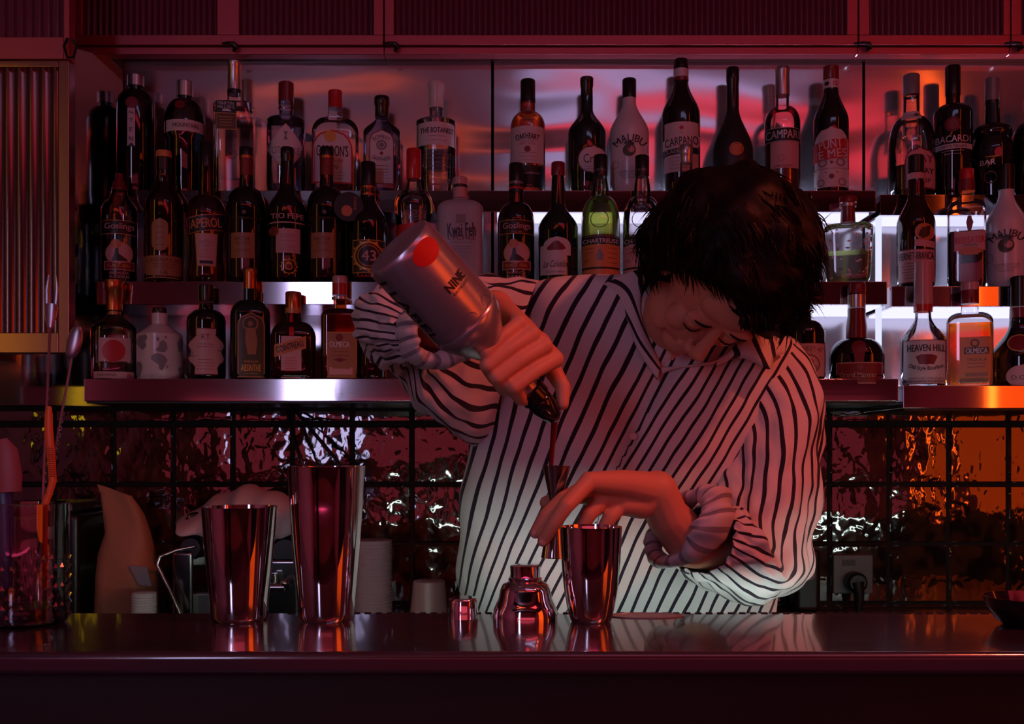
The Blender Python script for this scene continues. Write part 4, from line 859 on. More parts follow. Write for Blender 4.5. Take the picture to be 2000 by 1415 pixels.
# small things behind the bar edge
BC = 0.93
Db = 2.06
def bagmesh():
    c = P(245, 880, 2.1); c.z = BC
    t = thing('paper_bag', c, 'brown folded paper coffee bag on the back counter', 'bag')
    rows = [(192, 304, 1235, 0.05), (192, 304, 1200, 0.05), (193, 303, 1120, 0.05), (200, 298, 1080, 0.045), (208, 290, 1040, 0.032), (205, 280, 1005, 0.018), (197, 268, 972, 0.008), (191, 258, 958, 0.003)]
    mb = MB(); v = []; K = 24
    for (xa, xb, y, dp) in rows:
        a = P(xa, y, 2.1)-c; b = P(xb, y, 2.1)-c
        z = max(a.z, 0.0)
        for k in range(K):
            w_ = 2*math.pi*k/K; cs, sn = math.cos(w_), math.sin(w_)
            xx = (a.x+b.x)/2+(b.x-a.x)/2*math.copysign(abs(cs)**0.6, cs); yy = -dp*math.copysign(abs(sn)**0.6, sn)
            yy += 0.006*math.sin(xx*95+z*60)*(1 if sn > 0 else 0)
            tl = (xx-(a.x+b.x)/2)*-0.35 if y < 990 else 0.0
            v.append((xx, yy, z+tl))
    f = [(j*K+k, j*K+(k+1) % K, (j+1)*K+(k+1) % K, (j+1)*K+k) for j in range(len(rows)-1) for k in range(K)]
    f += [tuple(range(K-1, -1, -1)), tuple((len(rows)-1)*K+k for k in range(K))]
    mb.add(v, f).build('bag_body', bump(mat('kraft_paper', (0.30, 0.12, 0.07), 0.7), 25, 0.4, 0.006), t)
    q = [P(a, b, 2.045)-c for a, b in ((252, 1105), (287, 1108), (296, 1146), (270, 1142))]
    MB().add(q+[p+Vector((0, 0.002, 0)) for p in q], [(0, 1, 2, 3), (7, 6, 5, 4), (0, 4, 5, 1), (1, 5, 6, 2), (2, 6, 7, 3), (3, 7, 4, 0)]).build('sticker', mat('paper_grey', C['grey'], 0.4), t)
bagmesh()
def onback(name, cx, D, prof, m, label, cat, **k):
    s = D/FPX; yb = 880+(EYE-BC)/s
    return round_thing(name, cx, D, prof+[(prof[-1][0], yb)], m, label, cat, base=BC, **k)
whitep = mat('white_plastic', (0.62, 0.62, 0.58), 0.4)
pr = [(20, 1157), (23, 1159)]
for k in range(8): pr += [(23.2, 1161+k*5.2), (22.4, 1163+k*5.2), (23.6, 1165+k*5.2)]
onback('jar', 281.5, 1.98, pr+[(22, 1206), (22, 1210)], whitep, 'white ridged screw cap jar peeking over the bar edge', 'jar', part='lid')
# stack of paper cup lids, ribbed cup turned over
pr = [(36, 1055), (38, 1057)]
for k in range(22): pr += [(37.5, 1060+k*6.5), (36.3, 1062+k*6.5), (38.6, 1064+k*6.5)]
onback('cup_stack', 728, 2.02, pr, mat('cup_card', (0.50, 0.30, 0.32), 0.6), 'tall stack of pale pink ribbed paper cups behind the tall tin', 'cups', part='stacked_cups')
onback('ribbed_cup', 838, 2.02, [(28, 1134), (31, 1136), (34, 1170), (38, 1205)], mat('ribbed_pink', (0.50, 0.26, 0.25), 0.35), 'small ribbed beaker standing upside down behind the bar edge', 'cup', part='ribbed_side')
# espresso-maker like chrome press with cloth
c = P(460, 880, 2.14); c.z = BC
t = thing('coffee_machine', c, 'chrome coffee machine with round black knobs behind the short tin', 'coffee machine')
g = lambda px, py, D=2.14: P(px, py, D)-c
mb = MB(); a = g(360, 1095); b = g(575, 1045)
mb.box(a.x, g(400, 0).x, -0.08, 0.10, 0.0, g(0, 1070).z, b=0.008)
mb.box(g(520, 0).x, g(600, 0).x, -0.08, 0.10, 0.0, g(0, 1085).z, b=0.008)
mb.box(g(372, 0).x, g(590, 0).x, -0.04, 0.10, g(0, 1110).z, g(0, 1000).z, b=0.012)
mb.build('body', mat('machine_chrome', (0.35, 0.34, 0.34), 0.15, 1.0), t)
MB().box(g(392, 0).x, g(530, 0).x, -0.06, 0.08, 0.0, g(0, 1150).z, b=0.006).build('drip_tray', mat('machine_grey', (0.18, 0.19, 0.17), 0.3, 0.7), t)
for kx, ky, kr in ((382, 1068, 24), (563, 1075, 30)):
    s = 2.04/FPX
    MB().lathe([(kr*s*0.7, 0), (kr*s, 0.006), (kr*s, 0.028), (kr*s*0.8, 0.034)], 28, M=Matrix.Translation(g(kx, ky, 2.10)) @ Matrix.Rotation(math.radians(90), 4, 'X')).build('knob', blackm, t)
MB().tube([g(352, 1200, 2.03), g(330, 1150, 2.03), g(307, 1105, 2.03), g(312, 1088, 2.03), g(345, 1075, 2.05), g(380, 1068, 2.06)], [0.0035]*6, 10).build('steam_pipe', chrome2, t)
mb = MB(); mb.tube([g(537, 1120, 2.04), g(537, 1155, 2.04)], 0.006, 12); mb.tube([g(528, 1148, 2.03), g(556, 1148, 2.03)], 0.008, 12); mb.ball(g(556, 1140, 2.03), 0.009)
mb.build('group_spout', chrome2, t)
# cloth draped over it
c = P(470, 1000, 2.10); t = thing('bar_cloth', c, 'grey pink cloth draped over the coffee machine', 'cloth')
v = []; f = []; NX, NY = 40, 16
for i in range(NX+1):
    u = i/NX; px = 342+(585-342)*u
    top_y = 948+ (1-math.sin(math.pi*min(1, (px-342)/160)/2))*75 + max(0, (px-500))*0.35
    for j in range(NY+1):
        q = j/NY
        py = top_y+(q*q)*(1040-top_y+10*math.sin(u*9)); dep = 2.20-0.15*math.sin(q*math.pi/2)
        p = P(px, py, dep)-c; p.z += 0.004*math.sin(u*24+q*4); p.y += 0.006*math.sin(u*31+q*3)
        v.append(p)
for i in range(NX):
    for j in range(NY):
        k = i*(NY+1)+j; f.append((k, k+1, k+NY+2, k+NY+1))
o = MB().add(v, f).build('folded_cloth', bump(mat('cloth_grey', (0.42, 0.32, 0.36), 0.9), 60, 0.2), t)
so = o.modifiers.new('s', 'SOLIDIFY'); so.thickness = 0.003
# dark appliance at the left
c = P(150, 880, 2.18); c.z = BC
t = thing('coffee_grinder', c, 'black boxy appliance behind the mixing glass', 'appliance')
mb = MB().box(-0.14, 0.045, -0.10, 0.10, 0.0, 0.24, b=0.012); mb.build('body', blackm, t)
MB().box(-0.12, 0.03, -0.09, 0.09, 0.24, 0.262, b=0.008).build('lid', mat('dark_lid', (0.02, 0.02, 0.025), 0.25), t)
MB().box(-0.02, 0.02, -0.106, -0.1, 0.19, 0.215, b=0.002).build('button_panel', mat('paper_grey', C['grey'], 0.4), t)
# cables hanging from the shelf
for k, pts in enumerate([[(560, 800), (572, 850), (590, 905), (600, 990), (590, 1080)], [(575, 800), (612, 845), (660, 902), (672, 960), (660, 1090)]]):
    c = P(*pts[0], 2.36); t = thing('power_cable', c, ['black cable dropping straight from under the shelf behind the tall tin', 'black cable slanting right from under the shelf behind the tall tin'][k], 'cable')
    MB().tube([P(a, b, 2.36-0.02*i)-c for i, (a, b) in enumerate(pts)], 0.0045, 8).build('cord', blackm, t)
# wall sockets with plugs
for k, (xa, xb, ya, yb) in enumerate([(1540, 1600, 1080, 1158), (1626, 1704, 1084, 1160)]):
    D = 2.41; c = P((xa+xb)/2, (ya+yb)/2, D)
    t = thing('wall_socket', c, ['grey wall socket half hidden behind the bent elbow', 'grey wall socket on the tiles right of the bartender'][k], 'socket')
    s = D/FPX; h, w_ = (yb-ya)/2*s, (xb-xa)/2*s
    MB().box(-w_, w_, -0.006, 0.008, -h, h, b=0.003).build('face_plate', mat('socket_grey', (0.10, 0.10, 0.11), 0.4), t)
    MB().box(-w_*0.55, w_*0.1, -0.008, -0.005, h*0.45, h*0.75).build('label_window', mat('tan_plate', (0.03, 0.015, 0.012), 0.4), t)
    if k == 1:
        MB().lathe([(0.016, 0), (0.024, 0.006), (0.024, 0.03), (0.018, 0.036)], 24, M=Matrix.Translation((0.0, -0.004, -h*0.35)) @ Matrix.Rotation(math.radians(90), 4, 'X')).tube([(0, -0.03, -h*0.35), (0.004, -0.035, -h*0.9), (0.004, -0.03, -h-0.05)], [0.018, 0.012, 0.008], 10).build('plug', blackm, t)
c = P(1572, 1140, 2.36); c.z = BC; t = thing('speaker_box', c, 'black rounded gadget beside the bent elbow on the back counter', 'gadget')
MB().box(-0.03, 0.03, -0.03, 0.03, 0.0, 0.145, b=0.014).build('body', blackm, t)
s = 0.0
MB().lathe([(0.012, 0), (0.013, 0.001), (0.011, 0.003)], 20, M=Matrix.Translation((0.003, -0.0295, 0.085)) @ Matrix.Rotation(math.radians(90), 4, 'X')).build('grille', mat('socket_grey', (0, 0, 0)), t)
# dark glass dish at the right end
D = 1.17; s = D/FPX
c = P(2010, 880, D); c.z = CT; t = thing('dish', c, 'dark oval glass dish cut off by the right edge of the bar', 'dish')
MB().lathe([(45*s, 0), (60*s, 0.006), (78*s, 0.022), (84*s, 0.033), (82*s, 0.033), (70*s, 0.018), (30*s, 0.010)], 48, cap1=True).build('bowl', mat('dish_glass', (0.012, 0.006, 0.012), 0.08, spec=0.8), t)
# wet ring / coaster left of the elbow
c = P(1262, 1203, 1.235); c.z = CT; t = thing('coaster', c, 'thin clear round coaster right of the curved shaker cup', 'coaster')
MB().lathe([(0.046, 0), (0.0465, 0.0008), (0.046, 0.0014), (0.041, 0.0014), (0.040, 0.0006)], 48, sy=0.42).build('disc', mat('coaster_plastic', (0.28, 0.28, 0.28), 0.3), t)
# ---------------------------------------------------------------- the bartender
skin = bump(mat('skin', (0.68, 0.31, 0.20), 0.48, spec=0.35), 220, 0.12, 0.0006)
def shirt_mat(rep):
    m = bpy.data.materials.new('striped_shirt_cloth'); m.use_nodes = True
    nt = m.node_tree; N = nt.nodes; L = nt.links; b = N['Principled BSDF']
    at = N.new('ShaderNodeUVMap')
    sx = N.new('ShaderNodeSeparateXYZ')
    fr = N.new('ShaderNodeMath'); fr.operation = 'FRACT'
    pp = N.new('ShaderNodeMath'); pp.operation = 'COMPARE'; pp.inputs[1].default_value = 0.5; pp.inputs[2].default_value = 0.135
    L.new(at.outputs[0], sx.inputs[0]); L.new(sx.outputs[0], fr.inputs[0]); L.new(fr.outputs[0], pp.inputs[0])
    mx = N.new('ShaderNodeMix'); mx.data_type = 'RGBA'; mx.inputs[6].default_value = (*rep[0], 1); mx.inputs[7].default_value = (*rep[1], 1)
    L.new(pp.outputs[0], mx.inputs[0]); L.new(mx.outputs[2], b.inputs['Base Color'])
    b.inputs['Roughness'].default_value = 0.85; b.inputs['Sheen Weight'].default_value = 0.15; b.inputs['Specular IOR Level'].default_value = 0.2
    tc = N.new('ShaderNodeTexCoord'); n1 = N.new('ShaderNodeTexNoise'); n1.inputs['Scale'].default_value = 12; n1.inputs['Detail'].default_value = 2; n1.inputs['Distortion'].default_value = 0.8
    n2 = N.new('ShaderNodeTexNoise'); n2.inputs['Scale'].default_value = 500
    b1 = N.new('ShaderNodeBump'); b1.inputs['Strength'].default_value = 0.6; b1.inputs['Distance'].default_value = 0.012
    b2 = N.new('ShaderNodeBump'); b2.inputs['Strength'].default_value = 0.2; b2.inputs['Distance'].default_value = 0.0006
    L.new(tc.outputs['Object'], n1.inputs[0]); L.new(tc.outputs['Object'], n2.inputs[0])
    L.new(n1.outputs[0], b1.inputs['Height']); L.new(n2.outputs[0], b2.inputs['Height']); L.new(b1.outputs[0], b2.inputs['Normal']); L.new(b2.outputs[0], b.inputs['Normal'])
    return m
SHM = shirt_mat(((0.66, 0.63, 0.64), (0.022, 0.016, 0.030)))
CUM = shirt_mat(((0.60, 0.57, 0.58), (0.26, 0.24, 0.28)))     # the rolled-up inside of the cloth, its stripes paler
PC = Vector((X(1230, 1.72), 1.72, 0.0))
person = thing('person', PC, 'bartender in a striped shirt, head bowed, pouring from a silver bottle into a jigger', 'person')
def loc(p): return Vector(p)-PC
def apply_mods(o):
    dg = bpy.context.evaluated_depsgraph_get()
    me = bpy.data.meshes.new_from_object(o.evaluated_get(dg)); old = o.data
    o.modifiers.clear(); o.data = me; bpy.data.meshes.remove(old)
    me.polygons.foreach_set('use_smooth', [True]*len(me.polygons)); return o
def fuse(mb, name, m, parent, voxel, smooth=3, fac=0.5):
    o = mb.build(name, m, parent, fix=False)
    r = o.modifiers.new('r', 'REMESH'); r.mode = 'VOXEL'; r.voxel_size = voxel; r.use_smooth_shade = True
    s = o.modifiers.new('s', 'SMOOTH'); s.iterations = smooth; s.factor = fac
    bpy.context.view_layer.update()
    return apply_mods(o)
def chain(mb, pts, rad, seg=14, flat=1.0):
    """a limb: tapered tube with balls at its ends and joints"""
    q = [loc(p) for p in pts]; out = []; rr = []
    for i in range(len(q)-1):
        for k in range(6):
            u = k/6; out.append(q[i].lerp(q[i+1], u)); rr.append(rad[i]+(rad[i+1]-rad[i])*u)
    out.append(q[-1]); rr.append(rad[-1])
    mb.tube(out, rr, seg, flat=flat)
    for p, r in zip(q, rad): mb.ball(p, r*0.99, 14, 10)
    return mb
# head frame
HC = P(1412, 545, 1.47)
U = Vector((0.42, -0.88, 0.22)).normalized(); Fw = Vector((-0.20, -0.25, -0.95)); Fw = (Fw-U*Fw.dot(U)).normalized(); R_ = Fw.cross(U).normalized()
HM = Matrix(((R_.x, Fw.x, U.x), (R_.y, Fw.y, U.y), (R_.z, Fw.z, U.z)))
def hp(r, f, u): return HC+R_*r+Fw*f+U*u
def hb(mb, r, f, u, sr, sf, su, M=None): mb.ball(loc(hp(r, f, u)), (sr, sf, su), 22, 16, M=HM @ M if M else HM)
mb = MB()
hb(mb, 0, -0.008, 0.012, 0.074, 0.092, 0.098)           # skull
hb(mb, 0, 0.030, -0.050, 0.056, 0.055, 0.062)           # face
hb(mb, 0, 0.058, -0.098, 0.030, 0.026, 0.024)           # chin
for s_ in (-1, 1):
    hb(mb, s_*0.042, 0.020, -0.082, 0.022, 0.045, 0.026)    # jaw
    hb(mb, s_*0.038, 0.058, -0.040, 0.022, 0.020, 0.024)    # cheek
    hb(mb, s_*0.030, 0.078, 0.008, 0.026, 0.012, 0.009)     # brow ridge
    hb(mb, s_*0.030, 0.072, -0.014, 0.016, 0.0125, 0.010)   # closed eyelid
    hb(mb, s_*0.010, 0.094, -0.052, 0.008, 0.010, 0.008)    # nostril
    hb(mb, s_*0.076, -0.005, -0.020, 0.007, 0.017, 0.028)   # ear
    hb(mb, s_*0.080, -0.010, -0.018, 0.006, 0.010, 0.018)
hb(mb, 0, 0.066, 0.035, 0.050, 0.022, 0.035)             # forehead
mb.tube([loc(hp(0, 0.080, 0.004)), loc(hp(0, 0.092, -0.018)), loc(hp(0, 0.106, -0.042)), loc(hp(0, 0.100, -0.052))], [0.008, 0.009, 0.012, 0.010], 12)
hb(mb, 0, 0.082, -0.070, 0.022, 0.009, 0.0055)           # upper lip
hb(mb, 0, 0.080, -0.080, 0.019, 0.009, 0.006)            # lower lip
# neck and trunk
chain(mb, [hp(0, -0.03, -0.035), P(1330, 610, 1.585), P(1290, 660, 1.66)], [0.056, 0.058, 0.068])
SL, SR = P(1105, 665, 1.72), P(1490, 760, 1.69)
chain(mb, [SL, P(1290, 690, 1.71), SR], [0.042, 0.078, 0.052])
chain(mb, [P(1290, 690, 1.70), P(1250, 900, 1.71), P(1215, 1150, 1.72), P(1200, 1300, 1.72)], [0.120, 0.125, 0.115, 0.125])
chain(mb, [P(1130, 780, 1.70), P(1130, 1000, 1.71)], [0.10, 0.10]); chain(mb, [P(1400, 820, 1.70), P(1340, 1050, 1.71)], [0.10, 0.10])
# legs and feet
for dx in (-0.10, 0.10):
    hx = X(1200, 1.72)+dx
    chain(mb, [Vector((hx, 1.72, 0.92)), Vector((hx+dx*0.3, 1.70, 0.50)), Vector((hx+dx*0.4, 1.73, 0.09))], [0.095, 0.06, 0.042])
    chain(mb, [Vector((hx+dx*0.4, 1.75, 0.05)), Vector((hx+dx*0.6, 1.60, 0.035))], [0.045, 0.034])
# arm that pours: upper arm, forearm
W1 = P(966, 606, 1.302)
chain(mb, [SL, P(1000, 668, 1.675), P(775, 640, 1.49), P(880, 636, 1.37), W1], [0.040, 0.044, 0.042, 0.036, 0.026])
mcp = [P(1014, 632, 1.222), P(1038, 654, 1.222), P(1062, 676, 1.228), P(1084, 702, 1.240)]
pip = [P(948, 688, 1.190), P(951, 714, 1.192), P(970, 737, 1.198), P(1003, 756, 1.207)]
for m_, p_ in zip(mcp, pip):
    k = mcp.index(m_)
    chain(mb, [W1, m_], [0.022, 0.0115])
    dip = p_+Vector((X(1014, 1.2), 0.027, -0.0135)); tip = p_+Vector((X(1042, 1.2), 0.040, -0.0125))
    r = (0.0086, 0.0092, 0.0095, 0.0096)[k]
    chain(mb, [m_, m_.lerp(p_, 0.5)+Vector((0.001, -0.004, 0.002)), p_, dip, tip], [r*1.12, r*0.98, r*1.02, r*0.88, r*0.76])
for a, b in zip(mcp[:-1], mcp[1:]): chain(mb, [a+Vector((0, 0.010, 0.0)), b+Vector((0, 0.010, 0.0))], [0.0100, 0.0100])
chain(mb, [W1, P(1022, 652, 1.255), P(1060, 696, 1.258)], [0.024, 0.019, 0.015])
chain(mb, [P(1052, 672, 1.270), P(1082, 728, 1.277), P(1100, 758, 1.270), P(1099, 790, 1.264)], [0.016, 0.0115, 0.0098, 0.0078])
# arm that holds the jigger
W2 = P(1283, 958, 1.335)
chain(mb, [SR, P(1487, 1075, 1.54), P(1350, 1062, 1.395), P(1303, 1008, 1.352), W2], [0.050, 0.043, 0.034, 0.0285, 0.0265])
f_ = [
    ([P(1150, 941, 1.272), P(1106, 988, 1.244), P(1081, 1024, 1.246), P(1061, 1057, 1.251)], 0.0098),
    ([P(1153, 950, 1.292), P(1100, 976, 1.262), P(1067, 1006, 1.262), P(1046, 1041, 1.264)], 0.0098),
    ([P(1180, 972, 1.305), P(1150, 1006, 1.290), P(1136, 1032, 1.290), P(1130, 1056, 1.294)], 0.0098),
    ([P(1214, 985, 1.315), P(1192, 1010, 1.302), P(1178, 1034, 1.302), P(1170, 1054, 1.306)], 0.0095)]
for q, r in f_:
    chain(mb, [W2, W2.lerp(q[0], 0.5)+Vector((0, 0, 0.003)), q[0]], [0.0245, 0.018, r*1.3])
    chain(mb, q, [r*1.18, r*1.03, r*0.93, r*0.80])
for a, b in zip(f_[:-1], f_[1:]): chain(mb, [a[0][0], b[0][0]], [0.0115, 0.0110])
chain(mb, [W2, P(1252, 985, 1.330), P(1216, 984, 1.315)], [0.024, 0.020, 0.0155])
chain(mb, [P(1262, 972, 1.335), P(1200, 968, 1.330), P(1125, 968, 1.318), P(1090, 974, 1.309), P(1066, 982, 1.302)], [0.022, 0.015, 0.0112, 0.0098, 0.0085])
fuse(mb, 'body', skin, person, 0.0023, 2)
# nails on the fingers in view
mb = MB()
for q, r in f_[:2]:
    d = (q[3]-q[2]).normalized(); c = loc(q[3])+Vector((0, -r*0.66, 0))+d*0.001
    mb.ball(c, (0.0048, 0.0016, 0.0062), 12, 8, M=Matrix.Rotation(math.radians(30), 3, 'Y'))
mb.build('fingernails', mat('nail', (0.55, 0.33, 0.26), 0.3), person)
# lashes of the closed eyes, eyebrows
mb = MB()
for s_ in (-1, 1):
    mb.tube([loc(hp(s_*(0.030+0.015*q), 0.086-0.006*q*q, -0.019-0.002*(1-q*q))) for q in (-1, -0.5, 0, 0.5, 1)], [0.0006, 0.0012, 0.0014, 0.0012, 0.0006], 6)
    mb.tube([loc(hp(s_*(0.030+0.018*q), 0.091-0.007*q*q, 0.009+0.003*(1-q*q))) for q in (-1, -0.5, 0, 0.5, 1)], [0.001, 0.0028, 0.003, 0.0026, 0.001], 6, flat=0.6)
hairm = mat('black_hair', (0.004, 0.0013, 0.001), 0.5, spec=0.16)
mb.build('eyebrows', hairm, person)

# --- hair: full mop with separate locks
def hair_r(d):
    """distance of the hair surface from the skull centre in a world direction d"""
    dl = Vector((d.dot(R_), d.dot(Fw), d.dot(U)))
    sk = 1.0/math.sqrt((dl.x/0.074)**2+(dl.y/0.090)**2+(dl.z/0.102)**2)
    n_ = d.x*0.5+d.z*0.866
    t = max(0.0, min(1.0, (n_+0.50)/0.22)); t = t*t*(3-2*t)
    th = 0.030+0.042*max(0, d.z)+0.012*max(0, d.x)+0.012*max(0, -d.x)*max(0, d.z+0.3)
    th += 0.012*(noise.noise(d*3.2+Vector((4, 1, 2))))+0.005*noise.noise(d*9)
    return sk*0.96+(th if t > 0 else 0)*t-(1-t)*0.012
mb = MB(); v = []; f = []; NA, NB = 96, 64
for j in range(NB+1):
    th = math.pi*j/NB
    for k in range(NA):
        a = 2*math.pi*k/NA; d = Vector((math.sin(th)*math.cos(a), math.sin(th)*math.sin(a), math.cos(th)))
        v.append(loc(HC+d*hair_r(d)))
for j in range(NB):
    for k in range(NA):
        a, b = j*NA+k, j*NA+(k+1) % NA; f.append((a, a+NA, b+NA, b))
ho = mb.add(v, f).build('hair', hairm, person)
mb = MB(); rr = random.Random(11)
for _ in range(6500):
    z_ = rr.uniform(-0.62, 1); a = rr.uniform(0, 2*math.pi); q = math.sqrt(1-z_*z_); d = Vector((q*math.cos(a), q*math.sin(a), z_))
    n_ = d.x*0.5+d.z*0.866
    if n_ < -0.36 or d.y > 0.75: continue
    r0 = hair_r(d)-0.004
    p = HC+d*r0
    swirl = d.cross(Vector((0.3, 0.9, 0.3))).normalized()
    cl = noise.noise_vector(d*4.5)
    flow = (Vector((0.50, -0.10, -0.62))+swirl*0.35+cl*0.65)
    flow -= d*flow.dot(d)*0.9
    flow.normalize()
    l = rr.uniform(0.022, 0.050)
    if n_ < -0.1: l *= 0.75
    lift = rr.uniform(0.03, 0.20) if rr.random() < 0.95 else rr.uniform(0.3, 0.7)
    pts = []; cur = p.copy(); dirv = (flow+d*lift).normalized(); K = 6
    bend = Vector((0, 0, -1))*0.16-d*0.10+cl*0.14
    for k in range(K):
        pts.append(loc(cur)); cur = cur+dirv*(l/(K-1)); dirv = (dirv+bend+Vector((rr.uniform(-.06, .06), rr.uniform(-.06, .06), rr.uniform(-.06, .06)))).normalized()
    r = rr.uniform(0.0005, 0.0011)
    mb.tube(pts, [r*0.7, r, r, r*0.85, r*0.55, r*0.15], 4)
# forelock hanging from the forehead
for _ in range(420):
    u = rr.random(); root = P(1430+75*u+rr.uniform(-8, 8), 600+rr.uniform(-22, 10), 1.385+rr.uniform(-0.012, 0.035))
    end = P(1448+62*u+rr.uniform(-9, 9), 645-10*abs(u-0.6)+rr.uniform(-12, 8), 1.375+rr.uniform(-0.01, 0.03))
    mid = root.lerp(end, 0.5)+Vector((0.006*(1-u), -0.004, 0.0)); r = rr.uniform(0.0007, 0.0016)
    mb.tube([loc(root), loc(root.lerp(mid, 0.6)), loc(mid), loc(mid.lerp(end, 0.6)), loc(end)], [r, r, r, r*0.8, r*0.2], 4)
mb.build('hair_strands', hairm, ho, fix=False)

# --- shirt
def cr(p0, p1, p2, p3, t): return 0.5*((2*p1)+(-p0+p2)*t+(2*p0-5*p1+4*p2-p3)*t*t+(-p0+3*p1-3*p2+p3)*t*t*t)
def spl(L_, n_):
    out = []
    for i in range(len(L_)-1):
        a = L_[max(i-1, 0)]; b = L_[i]; c = L_[i+1]; d = L_[min(i+2, len(L_)-1)]
        for k in range(n_): out.append(tuple(cr(a[j], b[j], c[j], d[j], k/n_) for j in range(len(b))))
    out.append(tuple(L_[-1])); return out
def cloth(name, grid, svals, m, parent, closed=True, thick=0.0016):
    """grid[i][k] points, svals[i][k] stripe coordinate (closed rings carry one extra column)"""
    n0 = len(grid); n1 = len(grid[0]); v = [p for row in grid for p in row]; f = []; uv = []
    for i in range(n0-1):
        for k in range(n1-1):
            q = [(i, k), (i, k+1), (i+1, k+1), (i+1, k)]; f.append([a*n1+b for a, b in q]); uv += [svals[a][b] for a, b in q]
    me = bpy.data.meshes.new(name); me.from_pydata([tuple(p) for p in v], [], f); me.materials.append(m)
    ul = me.uv_layers.new(name='stripe')
    ul.data.foreach_set('uv', [c for s in uv for c in (s, 0.0)])
    me.polygons.foreach_set('use_smooth', [True]*len(me.polygons))
    bm = bmesh.new(); bm.from_mesh(me); bmesh.ops.remove_doubles(bm, verts=bm.verts, dist=1e-6); bmesh.ops.recalc_face_normals(bm, faces=bm.faces); bm.to_mesh(me); bm.free()
    o = bpy.data.objects.new(name, me); COL.objects.link(o); o.parent = parent
    if thick:
        so = o.modifiers.new('s', 'SOLIDIFY'); so.thickness = thick; so.offset = -1
    return o
def sm(e0, e1, x): t = max(0, min(1, (x-e0)/(e1-e0))); return t*t*(3-2*t)
PLK = [(1338, 700), (1290, 760), (1238, 850), (1195, 930), (1160, 1020), (1130, 1110), (1105, 1200), (1080, 1320)]
def plk(y):
    for (xa, ya), (xb, yb) in zip(PLK[:-1], PLK[1:]):
        if ya <= y <= yb: return xa+(xb-xa)*(y-ya)/(yb-ya)
    return PLK[0][0]+(PLK[0][1]-y)*0.55 if y < PLK[0][1] else PLK[-1][0]
TD = 1.70
rows = [  # y, left x, right x, half depth, centre depth
    (1460, 905, 1480, 0.125, 1.72), (1300, 905, 1490, 0.125, 1.72), (1200, 915, 1500, 0.125, 1.715), (1150, 893, 1505, 0.125, 1.712), (1110, 886, 1510, 0.124, 1.71), (1050, 897, 1515, 0.122, 1.705), (960, 902, 1525, 0.124, 1.70),
    (870, 915, 1550, 0.128, 1.70), (780, 945, 1570, 0.128, 1.70), (700, 985, 1560, 0.120, 1.70), (650, 1005, 1515, 0.108, 1.69), (610, 1015, 1450, 0.095, 1.68), (580, 1022, 1400, 0.082, 1.675), (558, 1040, 1345, 0.065, 1.67), (545, 1075, 1300, 0.040, 1.67), (541, 1120, 1270, 0.015, 1.67)]
g = []; sv = []
RR = spl(rows, 14); NK = 460
for (y, xl_, xr_, hd, cd) in RR:
    row = []; srow = []
    for k in range(NK+1):
        th = 2*math.pi*k/NK; cs, sn = math.cos(th), math.sin(th)
        e = 0.82; cs = math.copysign(abs(cs)**e, cs); sn = math.copysign(abs(sn)**e, sn)
        px = (xl_+xr_)/2+(xr_-xl_)/2*cs
        xw = X(px, cd); yw = cd-hd*sn; zw = Z(y, cd)
        qx = 1000+xw*FPX/1.62; qy = 880-(zw-EYE)*FPX/1.62
        fr_ = sn > 0.05
        # folds
        q = Vector((xw*9+zw*4.5, yw*3, zw*3-xw*1.5))
        dsp = 0.0085*noise.noise(q)+0.0050*noise.noise(q*2.3+Vector((3, 1, 7)))
        # long diagonal folds drawn towards the raised arm and gathered at the waist
        ang = (qx-900)*0.55+(qy-600)*0.83
        dsp += 0.0035*math.sin(ang*0.045)*sm(560, 700, qy)*sm(1150, 980, qy)*sm(1250, 1000, qx)
        pl = plk(qy); right = qx > pl
        if fr_:
            dsp += 0.006*sm(-1.5, 1.5, qx-pl)
            dsp -= 0.010*math.exp(-((qx-pl+26)/24.0)**2)*sm(1000, 760, qy)     # hollow beside the overlapping placket
        row.append(Vector((xw+dsp*cs*0.6, yw-dsp*sn, zw))-PC)
        wob = 5.0*noise.noise(Vector((qx*0.012, qy*0.006, 1.0)))+1.2*noise.noise(Vector((qx*0.04, qy*0.02, 5.0)))
        h_ = 1000-qy
        if right and fr_:
            a_ = 0.63 if h_ > 0 else 0.44
            x0_ = qx-a_*h_
            s = x0_/25.5+0.13
        else:
            x0_ = qx
            for _i in range(5):
                a_ = max(0.12, min(0.52, 0.16+(x0_-880)*0.0016)); x0_ = qx-a_*h_
            s = x0_/26.0
        srow.append(s+wob/25)
    row[-1] = row[0]; srow[-1] = srow[0] if abs(srow[-1]-srow[0]) < 1e-6 else srow[-1]
    g.append(row); sv.append(srow)
shirt = cloth('shirt', g, sv, SHM, person)

